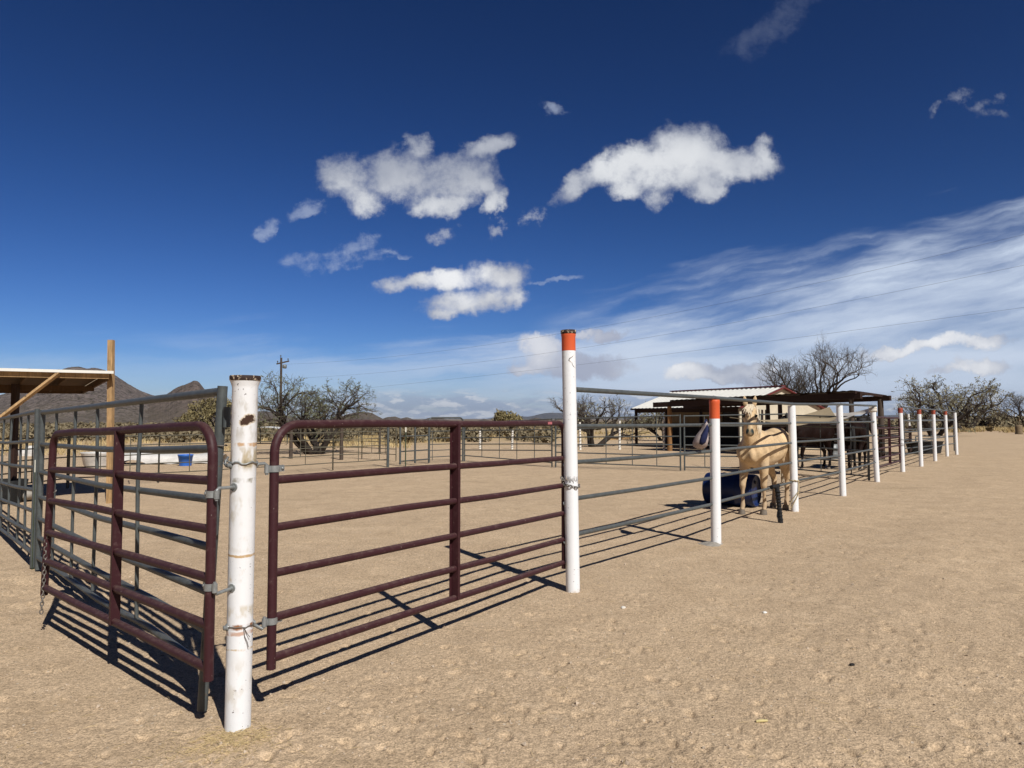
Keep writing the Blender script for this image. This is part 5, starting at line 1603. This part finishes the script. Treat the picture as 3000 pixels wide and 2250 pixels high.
# ------------------------------------------------------------------ horses
def horsemat(name, coat, dark, light, legs):
    def fn(nt, co, b):
        at = nt.new('ShaderNodeAttribute', attribute_name='patch').outputs['Color']
        r, gg, bb = nt.sep(at)
        n = nt.noise(co, 7, 6, 0.68); n2 = nt.noise(nt.scalev(co, 1, 1, 0.4), 40, 3, 0.6)
        f = nt.m('ADD', nt.m('MULTIPLY', n, 0.75), nt.m('MULTIPLY', n2, 0.25))
        c = nt.mix(nt.lin(f, 0.35, 0.65), tuple(x * 0.68 for x in coat), tuple(min(1, x * 1.22) for x in coat))
        c = nt.mix(gg, c, light)
        c = nt.mix(bb, c, legs)
        c = nt.mix(r, c, dark)
        nt.put(b.inputs['Base Color'], c)
        nt.put(b.inputs['Normal'], nt.bump(n2, 0.08, 0.006))
    return mat(name, fn, 0.65, 0, 0.25 if coat[0] > 0.1 else 0.06)

def horse(label, O, heading, H, coatmat, hairmat, neck, step=0.0, headpts=None, legshift=(0, 0, 0, 0), group=None):
    """O: ground point under the middle, heading: unit vector; neck: list of local points (forward, left, up) up to the poll, then the muzzle"""
    root = thing('horse', O, label, 'horse', group)
    fx = V((heading[0], heading[1], 0)).normalized(); ly = V((-fx.y, fx.x, 0))
    s = H / 1.42
    def W(p): return O + fx * p[0] * s + ly * p[1] * s + V((0, 0, p[2] * s))
    def D(p): return fx * p[0] * s + ly * p[1] * s + V((0, 0, p[2] * s))
    parts = []
    tr = [(-0.80, 1.13, 0.06, 0.10), (-0.765, 1.13, 0.15, 0.19), (-0.68, 1.13, 0.215, 0.255), (-0.54, 1.135, 0.262, 0.285), (-0.38, 1.11, 0.272, 0.29), (-0.2, 1.07, 0.275, 0.295), (0.0, 1.045, 0.275, 0.305),
          (0.18, 1.055, 0.262, 0.325), (0.34, 1.075, 0.235, 0.335), (0.46, 1.075, 0.205, 0.31), (0.56, 1.065, 0.155, 0.26), (0.63, 1.05, 0.105, 0.19), (0.67, 1.04, 0.05, 0.10)]
    m = MB().loft([(W((x, 0, z)), D((0, w, 0)), D((0, 0, h))) for x, z, w, h in tr], 20)
    parts.append(m)
    # neck
    pts = [V(p) for p in neck[:-1]]
    poll, muz = V(neck[-2]), V(neck[-1])
    ws = [0.155, 0.125, 0.095, 0.075, 0.062]; hs = [0.30, 0.235, 0.185, 0.150, 0.115]
    rings = []
    n = len(pts)
    fine = []
    for i in range(17):
        t = i / 16 * (n - 1); k = min(int(t), n - 2); f = t - k
        p0 = pts[max(k - 1, 0)]; p1 = pts[k]; p2 = pts[k + 1]; p3 = pts[min(k + 2, n - 1)]
        fine.append(0.5 * ((2 * p1) + (p2 - p0) * f + (2 * p0 - 5 * p1 + 4 * p2 - p3) * f * f + (3 * p1 - p0 - 3 * p2 + p3) * f ** 3))
    for i, p in enumerate(fine):
        d = (fine[min(i + 1, 16)] - fine[max(i - 1, 0)]).normalized()
        lat = V((0, 1, 0)) - d * d.y; lat.normalize()
        upv = d.cross(lat); 
        if upv.z < 0 and upv.x > 0: upv = -upv
        t = i / 16
        w = np.interp(t, [0, .25, .5, .75, 1], ws); h = np.interp(t, [0, .25, .5, .75, 1], hs)
        rings.append((W(p), D(lat * w), D(upv * h)))
    parts.append(MB().loft(rings, 16))
    # head
    hd = (muz - poll); hl = hd.length; hd = hd / hl
    lat = V((hd.y * -1, hd.x, 0)); lat = lat.normalized() if lat.length > 1e-4 else V((0, 1, 0))
    front = lat.cross(hd).normalized()
    if front.x < 0 and abs(hd.z) > 0.6 or (abs(hd.z) <= 0.6 and front.z < 0): front = -front
    hr = [(-0.10, 0.04, 0.05, -0.03), (-0.04, 0.075, 0.085, -0.03), (0.06, 0.092, 0.110, -0.045), (0.20, 0.104, 0.130, -0.060), (0.33, 0.096, 0.130, -0.065), (0.45, 0.073, 0.105, -0.050), (0.58, 0.055, 0.080, -0.034),
          (0.72, 0.047, 0.064, -0.026), (0.82, 0.058, 0.064, -0.026), (0.91, 0.066, 0.064, -0.028), (0.98, 0.055, 0.050, -0.03), (1.02, 0.02, 0.022, -0.03)]
    m = MB().loft([(W(poll + hd * (t * hl) + front * o), D(lat * w), D(front * h)) for t, w, h, o in hr], 18)
    parts.append(m)
    def blob(c, a, b_, h):
        parts.append(MB().loft([(W((c[0] + a * math.cos(t), c[1], c[2])), D((0, max(0.004, b_ * math.sin(t)), 0)), D((0, 0, max(0.004, h * math.sin(t))))) for t in [math.pi * (1 - i / 8) for i in range(9)]], 14))
    for sy in (1, -1):
        blob((0.47, 0.155 * sy, 1.03), 0.17, 0.085, 0.17)
        blob((0.585, 0.085 * sy, 0.96), 0.115, 0.080, 0.12)
        blob((0.20, 0.20 * sy, 1.10), 0.22, 0.075, 0.20)
        blob((-0.55, 0.185 * sy, 1.10), 0.22, 0.095, 0.22)
        j = poll + hd * hl * 0.24 - front * 0.115 + lat * 0.060 * sy
        parts.append(MB().loft([(W(j + hd * 0.085 * math.cos(t)), D(lat * max(0.003, 0.045 * math.sin(t))), D(front * max(0.003, 0.075 * math.sin(t)))) for t in [math.pi * i / 8 for i in range(9)]], 12))
    # legs
    feet = []
    for k, sy in enumerate((1, -1)):
        q = legshift[k]
        L = [(0.36, 0.10, 1.12, .13), (0.39, 0.140, 0.95, .12), (0.385 + q * 0.15, 0.155, 0.80, .092), (0.395 + q * 0.5, 0.153, 0.64, .068), (0.408 + q * 0.8, 0.148, 0.515, .055), (0.414 + q * 0.85, 0.148, 0.465, .056), (0.404 + q * 0.9, 0.146, 0.40, .037),
             (0.40 + q, 0.145, 0.28, .031), (0.398 + q, 0.145, 0.19, .034), (0.40 + q, 0.145, 0.145, .043), (0.415 + q, 0.145, 0.10, .037), (0.435 + q, 0.145, 0.06, .044)]
        parts.append(MB().tube([W((x, y * sy, z)) for x, y, z, r in L], [r * s for *_, r in L], 12))
        feet.append((0.445 + q, 0.145 * sy))
    for k, sy in enumerate((1, -1)):
        q = legshift[2 + k]
        L = [(-0.56, 0.10, 1.16, .18), (-0.52, 0.145, 0.98, .165), (-0.50 + q * 0.1, 0.160, 0.84, .130), (-0.55 + q * 0.4, 0.155, 0.70, .088), (-0.635 + q * 0.7, 0.15, 0.58, .060), (-0.685 + q * 0.85, 0.148, 0.51, .056), (-0.675 + q * 0.9, 0.146, 0.44, .047),
             (-0.665 + q, 0.145, 0.30, .038), (-0.66 + q, 0.145, 0.20, .039), (-0.655 + q, 0.145, 0.15, .046), (-0.63 + q, 0.145, 0.10, .039), (-0.61 + q, 0.145, 0.06, .045)]
        parts.append(MB().tube([W((x, y * sy, z)) for x, y, z, r in L], [r * s for *_, r in L], 12))
        feet.append((-0.60 + q, 0.145 * sy))
    al = MB()
    for p in parts:
        b = len(al.v); al.v += p.v
        al.f += [tuple(i + b for i in f) for f in p.f]; al.fs += p.fs
    tmp = al.build('body', coatmat, root)
    md = tmp.modifiers.new('r', 'REMESH'); md.mode = 'VOXEL'; md.voxel_size = 0.019 * s
    md2 = tmp.modifiers.new('s', 'SMOOTH'); md2.factor = 0.5; md2.iterations = 4
    dg = bpy.context.evaluated_depsgraph_get()
    me = bpy.data.meshes.new_from_object(tmp.evaluated_get(dg))
    tmp.modifiers.clear(); old = tmp.data; tmp.data = me
    bpy.data.meshes.remove(old)
    me.name = 'body'
    me.polygons.foreach_set('use_smooth', [True] * len(me.polygons))
    at = me.color_attributes.new('patch', 'FLOAT_COLOR', 'POINT')
    arr = np.zeros((len(me.vertices), 4), dtype=np.float32); arr[:, 3] = 1
    co = np.zeros(len(me.vertices) * 3, dtype=np.float32); me.vertices.foreach_get('co', co); co = co.reshape(-1, 3)
    mw = np.array(W(muz) - O) ; pw = np.array(W(poll) - O)
    loc_x = co @ np.array(fx); loc_y = co @ np.array(ly)
    dm = np.linalg.norm(co - (mw + (pw - mw) * 0.02), axis=1)
    arr[:, 0] = np.clip((0.150 * s - dm) / (0.09 * s), 0, 1) * 0.45
    for sy in (1, -1):
        e = np.array(W(poll + hd * hl * 0.91 + lat * 0.058 * sy + front * 0.02) - O)
        arr[:, 0] = np.maximum(arr[:, 0], np.clip((0.066 * s - np.linalg.norm(co - e, axis=1)) / (0.025 * s), 0, 1))
    # nostril side and eyes darker
    for sy in (1, -1):
        e = np.array(W(poll + hd * hl * 0.30 + lat * 0.098 * sy + front * 0.0) - O)
        arr[:, 0] = np.maximum(arr[:, 0], np.clip((0.046 * s - np.linalg.norm(co - e, axis=1)) / (0.018 * s), 0, 1))
    z = co[:, 2] / s
    arr[:, 1] = np.clip((0.92 - z) / 0.14, 0, 1) * np.clip((z - 0.70) / 0.1, 0, 1) * (np.abs(loc_x / s) < 0.55) * 0.6
    arr[:, 2] = np.clip((0.62 - z) / 0.25, 0, 1) * 0.85
    at.data.foreach_set('color', arr.ravel())
    # hooves
    for x, y in feet:
        MB().lathe([(0.060 * s, 0.0), (0.048 * s, 0.075 * s)], W((x, y, 0.0)), 14).build('hoof', mat('grey_hoof', plain((0.17, 0.14, 0.11), 0.3, 20), 0.7), root)
    # ears
    for sy in (1, -1):
        b0 = poll + lat * 0.062 * sy - hd * 0.03 + front * 0.01
        tipv = b0 + V((0, 0, 0.165)) - hd * 0.02 + lat * 0.022 * sy
        ax = (tipv - b0)
        rings = []
        for t, w in ((0, 0.028), (0.25, 0.037), (0.5, 0.036), (0.75, 0.024), (0.95, 0.006)):
            rings.append((W(b0 + ax * t), D(lat * w), D(front * w * 0.42)))
        MB().loft(rings, 10).build('ear', coatmat, root)
    for sy in (1, -1):
        e = poll + hd * hl * 0.30 + lat * 0.098 * sy
        MB().lathe([(0.004, -0.02), (0.017, -0.012), (0.021, 0), (0.017, 0.012), (0.004, 0.02)], W(e), 10, D(lat)).build('eye', BLACK, root)
    # mane, forelock and tail
    g = random.Random(17)
    mn = MB()
    for i in range(70):
        t = g.uniform(0.25, 1.0); k = t * 16; a = int(min(k, 15)); p = fine[a] + (fine[a + 1] - fine[a]) * (k - a)
        c, lw, uh = rings_at = None, None, None
        d = (fine[min(a + 1, 16)] - fine[max(a - 1, 0)]).normalized()
        l2 = V((0, 1, 0)) - d * d.y; l2.normalize(); u2 = d.cross(l2)
        if u2.z < 0 and u2.x > 0: u2 = -u2
        h = np.interp(t, [0, .25, .5, .75, 1], hs); w = np.interp(t, [0, .25, .5, .75, 1], ws)
        sd = -1 if g.random() < 0.75 else 1
        b0 = p + u2 * h * 0.98
        ln = g.uniform(0.7, 1.25)
        mn.tube([W(b0), W(b0 + l2 * sd * w * 0.75 + u2 * 0.0), W(p + u2 * h * (0.55 - 0.5 * ln) + l2 * sd * (w + 0.022) + V((0, 0, -0.05 * ln)) + d * g.uniform(-0.03, 0.03))], [0.014 * s, 0.013 * s, 0.004 * s], 5, cap=False)
    for i in range(26):
        b0 = poll + lat * g.uniform(-0.045, 0.045) + front * 0.03 - hd * 0.05
        l = g.uniform(0.14, 0.30)
        mn.tube([W(b0), W(b0 + hd * l * 0.5 + front * 0.055 + lat * g.uniform(-0.03, 0.03)), W(b0 + hd * l + front * 0.050 + lat * g.uniform(-0.085, 0.04))], [0.011 * s, 0.011 * s, 0.003 * s], 5, cap=False)
    mn.build('mane', hairmat, root)
    tl = MB()
    for i in range(46):
        a = g.uniform(0, 6.283); r = g.uniform(0, 0.055)
        o = V((math.cos(a) * r, math.sin(a) * r * 1.2, 0))
        tl.tube([W(V((-0.77, 0, 1.27)) + o * 0.4), W(V((-0.86, 0, 1.15)) + o * 0.8), W(V((-0.87, 0, 0.85)) + o * 1.3), W(V((-0.84 + g.uniform(-.03, .03), 0, g.uniform(0.30, 0.55))) + o * 0.9)], [0.016 * s, 0.017 * s, 0.014 * s, 0.004 * s], 5, cap=False)
    tl.build('tail', hairmat, root)
    return root
PAL = horsemat('palomino_coat', (0.59, 0.42, 0.24), (0.012, 0.024, 0.023), (0.62, 0.48, 0.33), (0.40, 0.29, 0.185))
BAY = horsemat('dark_bay_coat', (0.012, 0.0055, 0.0042), (0.006, 0.005, 0.005), (0.015, 0.008, 0.006), (0.009, 0.007, 0.007))
HAIRW = mat('cream_hair', plain((0.62, 0.52, 0.38), 0.2, 30), 0.7)
HAIRB = mat('black_hair', plain((0.012, 0.010, 0.010), 0.3, 30), 0.6)
hd_ = V((-0.68, -0.73, 0)).normalized()
FR = V((G(2207, 1506).x, G(2207, 1506).y, 0))
O1 = FR - hd_ * 0.45
def loc(p, O, fx):
    ly = V((-fx.y, fx.x, 0)); d = p - O
    return V((d.dot(fx), d.dot(ly), d.z))
pollw, muzw = P(2197, 1196, 11.35), P(2197, 1272, 11.02)
pl, mz = loc(pollw, O1, hd_), loc(muzw, O1, hd_)
horse('palomino horse with cream mane facing the camera behind the rails', O1, hd_, 1.42, PAL, HAIRW,
      [(0.30, 0, 1.12), (0.50, pl.y * 0.15, 1.27), (0.50 * 0.45 + pl.x * 0.55 - 0.02, pl.y * 0.5, 1.48), (pl.x - 0.08, pl.y * 0.9, pl.z - 0.10), tuple(pl), tuple(mz)], legshift=(-0.06, 0.12, 0.08, -0.08))
O2 = V((9.15, 21.9, 0))
horse('dark bay horse standing side on under the shade cloth', O2, (-0.92, -0.38), 1.48, BAY, HAIRB,
      [(0.30, 0, 1.12), (0.50, 0, 1.25), (0.70, 0.0, 1.36), (0.88, 0.0, 1.44), (0.98, 0, 1.48), (1.22, 0.05, 1.06)], legshift=(0.05, -0.05, 0.05, -0.04), group=None)
O3 = V((10.75, 22.2, 0))
horse('dark bay horse turned away, left of the post with knotted cloth', O3, (0.55, 0.83), 1.50, BAY, HAIRB,
      [(0.30, 0, 1.12), (0.50, 0, 1.25), (0.70, -0.05, 1.36), (0.88, -0.1, 1.44), (0.98, -0.14, 1.46), (1.20, -0.3, 1.04)], legshift=(0.05, -0.05, 0.05, -0.04))
# ------------------------------------------------------------------ sun, sky, haze
SUN_DIR = V((0.49, -0.87, 0.91)).normalized()
sd = bpy.data.lights.new('sun', 'SUN')
sd.energy, sd.angle, sd.color = 5.0, R(0.53), (1.0, 0.975, 0.93)
so = bpy.data.objects.new('sun', sd)
COL.objects.link(so)
so.rotation_euler = (-SUN_DIR).to_track_quat('-Z', 'Y').to_euler()

w = bpy.data.worlds.new('World')
S.world = w
w.use_nodes = True
nt = NT(w.node_tree)
bg = nt.n['Background']
sky = nt.new('ShaderNodeTexSky', sky_type='NISHITA')
sky.sun_disc = False
sky.sun_elevation = math.asin(SUN_DIR.z)
sky.sun_rotation = math.atan2(SUN_DIR.x, SUN_DIR.y)
sky.altitude = 900
sky.air_density, sky.dust_density, sky.ozone_density = SKY_AIR, 0.3, 3.0
STR = 0.06
tc = nt.new('ShaderNodeTexCoord').outputs['Generated']
dx, dy, dz = nt.sep(tc)
dyc = nt.m('MAXIMUM', dy, 0.08)
U, Vv = nt.m('DIVIDE', dx, dyc), nt.m('DIVIDE', dz, dyc)
front = nt.step(dy, 0.08, 0.25)
uv = nt.comb(U, Vv, 0.0)

def duv(px, py):
    d = ray(px, py)
    return d.x / d.y, d.z / d.y
SH = 1.30
n_w = nt.noise(uv, 7.0, 7, 0.62, out='Color')
wr, wg, wb = nt.sep(n_w)
n_f = nt.noise(uv, 12.0, 9, 0.63)
n_s = nt.noise(uv, 46.0, 8, 0.68)
n_x = nt.noise(uv, 30.0, 6, 0.65, out='Color')
xr_, xg_, xb_ = nt.sep(n_x)
n_m = nt.noise(nt.vm('ADD', uv, (3.1, 1.7, 0.4)), 8.0, 4, 0.5)
Uw = nt.m('ADD', nt.m('ADD', U, nt.m('MULTIPLY', nt.m('SUBTRACT', wr, 0.5), 0.075)), nt.m('MULTIPLY', nt.m('SUBTRACT', xr_, 0.5), 0.034))
Vw = nt.m('ADD', nt.m('ADD', Vv, nt.m('MULTIPLY', nt.m('SUBTRACT', wg, 0.5), 0.06)), nt.m('MULTIPLY', nt.m('SUBTRACT', xg_, 0.5), 0.028))

Us = nt.m('ADD', U, nt.m('MULTIPLY', nt.m('SUBTRACT', wr, 0.5), 0.05))
Vs = nt.m('ADD', Vv, nt.m('MULTIPLY', nt.m('SUBTRACT', wg, 0.5), 0.03))
def blobs(lst, rot=0.0):
    """field: 1 in the middle of the lobes, 0 on their outline"""
    best = None
    for (px, py, rx, ry, *a) in lst:
        cx, cy = duv(px, py)
        rx, ry = rx * SH / F, ry * SH / F
        x = nt.m('SUBTRACT', Uw, cx); y = nt.m('SUBTRACT', Vw, cy)
        if a:
            c, s = math.cos(a[0]), math.sin(a[0])
            x, y = nt.m('ADD', nt.m('MULTIPLY', x, c), nt.m('MULTIPLY', y, s)), nt.m('SUBTRACT', nt.m('MULTIPLY', y, c), nt.m('MULTIPLY', x, s))
        x = nt.m('MULTIPLY', x, 1 / rx); y = nt.m('MULTIPLY', y, 1 / ry)
        f = nt.m('SUBTRACT', 1.0, nt.m('ADD', nt.m('MULTIPLY', x, x), nt.m('MULTIPLY', y, y)))
        best = f if best is None else nt.m('SMOOTH_MAX', best, f, 0.55)
    return best
A_ = [(1008, 515, 85, 66), (1067, 585, 60, 40), (1175, 505, 105, 62), (1233, 425, 42, 40), (1335, 520, 115, 72), (1410, 430, 84, 34, 0.45), (1455, 410, 38, 28), (1302, 605, 78, 32), (1440, 600, 22, 44, -0.7), (1425, 560, 40, 30)]
B_ = [(2008, 434, 100, 68), (1886, 463, 108, 55), (1927, 510, 175, 45), (1764, 495, 90, 36, 0.4), (1663, 550, 62, 36, 0.75), (2145, 480, 120, 46, -0.1), (2235, 470, 42, 54), (1858, 552, 53, 28), (1935, 575, 50, 36, 0.6), (2069, 550, 49, 32)]
C_ = [(1190, 838, 95, 24, 0.15), (1320, 822, 75, 30), (1465, 811, 92, 48), (1390, 890, 140, 38, 0.12), (1300, 925, 60, 18), (1501, 865, 45, 36)]
D_ = [(1280, 692, 50, 22, 0.35), (1461, 670, 24, 26), (1559, 634, 36, 24, 0.5)]
E_ = [(2804, 288, 50, 18, 0.5), (2875, 308, 50, 15), (2926, 290, 20, 14, 0.5), (2745, 320, 34, 14, 0.7), (2916, 342, 54, 13, -0.3)]
L_ = [(1590, 1010, 55, 30), (1650, 1062, 125, 34), (1740, 1068, 105, 34), (1790, 988, 50, 16), (1700, 985, 60, 14), (1530, 1080, 50, 14)]
M_ = [(2030, 1095, 80, 22), (2180, 1092, 95, 26), (2225, 1070, 50, 20), (2110, 1105, 90, 16), (2742, 1018, 190, 17, 0.08), (2851, 1003, 95, 18), (2600, 1032, 60, 13), (2869, 1074, 85, 23), (2830, 1085, 90, 14)]
nf = nt.m('ADD', nt.m('MULTIPLY', nt.m('SUBTRACT', n_f, 0.5), 0.85), nt.m('MULTIPLY', nt.m('SUBTRACT', n_s, 0.5), 0.25))
ns = nt.m('SUBTRACT', n_s, 0.5); nm = nt.m('SUBTRACT', n_m, 0.5)
def cumulus(lst, lo=-0.05, hi=1.35, namp=3.9, nf=nf):
    f = blobs(lst)
    d = nt.m('ADD', nt.m('MULTIPLY', f, 1.3), nt.m('MULTIPLY', nf, namp))
    return f, nt.m('MULTIPLY', nt.step(d, lo, hi), nt.step(f, -0.9, -0.2))
fa, ca = cumulus(A_ + B_)
fc, cc_ = cumulus(C_)
fd_, cd = cumulus(D_, 0.3, 2.2, 5.5, ns)
fe, ce = cumulus(E_, 0.3, 2.4, 5.5, ns)
fl, cl = cumulus(L_, 0.0, 1.0, 3.2)
fm_, cm_ = cumulus(M_, 0.0, 1.0, 3.4)

# thin veils: streaky noise, tilted the way the veil lies
def streak(ang, sx, sy, seed, scale, det=6, rough=0.62):
    c, s = math.cos(ang), math.sin(ang)
    x = nt.m('ADD', nt.m('MULTIPLY', Us, c), nt.m('MULTIPLY', Vs, s)); y = nt.m('SUBTRACT', nt.m('MULTIPLY', Vs, c), nt.m('MULTIPLY', Us, s))
    return nt.noise(nt.comb(nt.m('MULTIPLY', x, sx), nt.m('MULTIPLY', y, sy), seed), scale, det, rough)
s1 = streak(0.22, 1.0, 6.5, 0.3, 4.0, 5, 0.55)
s2 = streak(0.06, 1.0, 8.0, 4.3, 3.4, 5, 0.55)
s3 = streak(0.0, 1.0, 6.0, 8.3, 9.0)
def above(p0, p1):
    """signed height under the line through two points of the picture"""
    a, b = duv(*p0), duv(*p1)
    k = (b[1] - a[1]) / (b[0] - a[0])
    return nt.m('SUBTRACT', nt.m('ADD', nt.m('MULTIPLY', nt.m('SUBTRACT', U, a[0]), k), a[1]), Vv)
under = above((1600, 900), (3000, 580))
right = nt.step(U, duv(1520, 900)[0], duv(1850, 900)[0])
cir = nt.m('MULTIPLY', nt.step(nt.m('ADD', under, nt.m('MULTIPLY', nt.m('SUBTRACT', s1, 0.5), 0.20)), -0.01, 0.10), nt.lin(s1, 0.30, 0.60, 0.40, 1.0))
cir = nt.m('MULTIPLY', cir, nt.m('MULTIPLY', right, nt.step(nt.m('ADD', Vv, 0.0), duv(0, 1220)[1], duv(0, 1090)[1])))
cir = nt.m('MULTIPLY', cir, 0.97)
# low pale sheet toward the horizon
low = nt.step(nt.m('ADD', Vv, nt.m('MULTIPLY', nt.m('SUBTRACT', s2, 0.5), -0.16)), duv(0, 975)[1], duv(0, 1100)[1])
lowx = nt.lin(U, -0.45, 0.15, 0.25, 1.0)
lows = nt.m('MULTIPLY', nt.m('MULTIPLY', low, lowx), nt.lin(s2, 0.3, 0.62, 0.45, 1.0))
# wisps
W_ = [(1000, 765, 130, 24, 0.15), (1040, 735, 70, 26, 0.5), (1130, 748, 50, 9, -0.1), (798, 668, 34, 20, 0.8), (890, 612, 34, 22, 0.2), (1640, 815, 60, 7, 0.22), (1625, 317, 30, 16, -0.3)]
fw = blobs(W_)
wis = nt.m('MULTIPLY', nt.step(nt.m('ADD', nt.m('ADD', fw, nt.m('MULTIPLY', ns, 4.0)), nt.m('MULTIPLY', nt.m('SUBTRACT', s1, 0.5), 4.5)), -0.5, 1.6), 0.50)
wis = nt.m('MULTIPLY', wis, nt.step(fw, -0.5, 0.25))
fv = blobs([(2278, 54, 150, 36, 0.55), (2200, 90, 80, 20, 0.5)])
veil = nt.m('MULTIPLY', nt.step(nt.m('ADD', fv, nt.m('MULTIPLY', ns, 3.0)), -0.3, 1.8), 0.13)
# grey-blue banks of small cumulus along the horizon
bank = nt.m('MULTIPLY', nt.step(Vv, duv(0, 1132)[1], duv(0, 1170)[1]), nt.step(Vv, -0.02, duv(0, 1215)[1]))
bkx = nt.lin(U, -0.5, -0.1, 0.3, 1.0)
bk = nt.m('MULTIPLY', nt.m('MULTIPLY', bank, bkx), nt.step(s3, 0.36, 0.56))
hi3 = nt.m('MULTIPLY', bk, nt.step(nt.noise(nt.scalev(uv, 1, 3.4, 1), 26, 5, 0.6), 0.49, 0.60))

K = 1 / STR
def cl_(r, g, b): return (r * K, g * K, b * K)
sr_, sg_, sb_ = nt.sep(nt.vm('SCALE', sky.outputs[0], scale=STR))
def grade(x, k, p): return nt.m('MINIMUM', nt.m('MULTIPLY', nt.m('POWER', x, p), k), 0.85)
skyc = nt.vm('SCALE', nt.comb(grade(sr_, 1.62, 1.82), grade(sg_, 1.44, 1.6), grade(sb_, 1.90, 1.58)), scale=1 / STR)
c = skyc
c = nt.mix(nt.m('MULTIPLY', lows, 0.88), c, cl_(0.62, 0.71, 0.86))
c = nt.mix(nt.m('MULTIPLY', cir, 1.0), c, cl_(0.60, 0.69, 0.84))
c = nt.mix(wis, c, cl_(0.48, 0.55, 0.70))
c = nt.mix(veil, c, cl_(0.45, 0.50, 0.62))
c = nt.mix(nt.m('MULTIPLY', bk, 0.75), c, cl_(0.34, 0.41, 0.56))
c = nt.mix(nt.m('MULTIPLY', hi3, 0.85), c, cl_(0.74, 0.77, 0.82))
def paint(c, f, cov, lo, hi, amt=1.0, bias=0.0):
    sh = nt.m('ADD', nt.m('ADD', nt.m('MULTIPLY', nm, 3.0), nt.m('MULTIPLY', f, 0.45)), nt.m('ADD', nt.m('MULTIPLY', nf, 0.6), bias))
    col = nt.mix(nt.step(sh, -0.15, 1.0), lo, hi)
    return nt.mix(nt.m('MULTIPLY', cov, amt), c, col)
c = paint(c, fl, cl, cl_(0.38, 0.41, 0.52), cl_(0.80, 0.80, 0.83), 0.85)
c = paint(c, fm_, cm_, cl_(0.37, 0.41, 0.52), cl_(0.92, 0.93, 0.95), 0.95)
c = paint(c, fa, ca, cl_(0.38, 0.41, 0.49), cl_(0.76, 0.78, 0.81), 0.98)
c = paint(c, fc, cc_, cl_(0.42, 0.44, 0.50), cl_(0.90, 0.91, 0.93), 0.98)
c = paint(c, fd_, cd, cl_(0.34, 0.37, 0.46), cl_(0.52, 0.55, 0.63), 0.75)
c = paint(c, fe, ce, cl_(0.16, 0.19, 0.28), cl_(0.30, 0.33, 0.42), 0.7)
final = nt.mix(front, nt.vm('SCALE', skyc, scale=0.42), c)
nt.put(bg.inputs[0], final)
bg.inputs[1].default_value = STR

def haze():
    m = bpy.data.materials.new('clear_desert_air')
    m.use_nodes = True
    n = m.node_tree
    n.nodes.clear()
    out = n.nodes.new('ShaderNodeOutputMaterial')
    pv = n.nodes.new('ShaderNodeVolumePrincipled')
    pv.inputs['Color'].default_value = (0.62, 0.74, 0.95, 1)
    pv.inputs['Density'].default_value = 2.2e-5
    pv.inputs['Anisotropy'].default_value = 0.2
    n.links.new(pv.outputs[0], out.inputs['Volume'])
    x, z0, z1 = 27000, -75, 420
    me = bpy.data.meshes.new('haze')
    bm = bmesh.new()
    bmesh.ops.create_cube(bm, size=1.0)
    bmesh.ops.scale(bm, vec=(2 * x, 2 * x, z1 - z0), verts=bm.verts)
    bmesh.ops.translate(bm, vec=(0, 0, (z0 + z1) / 2), verts=bm.verts)
    bm.to_mesh(me); bm.free()
    me.materials.append(m)
    o = bpy.data.objects.new('haze', me)
    COL.objects.link(o)
    tag(o, 'clear air that fades the far blue mountains', 'haze', kind='stuff')
if HAZE: haze()

S.view_settings.view_transform = 'Standard'
S.view_settings.look = 'None'
S.view_settings.exposure = 0.0
S.view_settings.gamma = 1.0
S.cycles.max_bounces = 6
S.cycles.diffuse_bounces = 3
S.cycles.glossy_bounces = 2
S.cycles.volume_bounces = 0
S.cycles.use_denoising = True
S.cycles.sample_clamp_indirect = 4.0
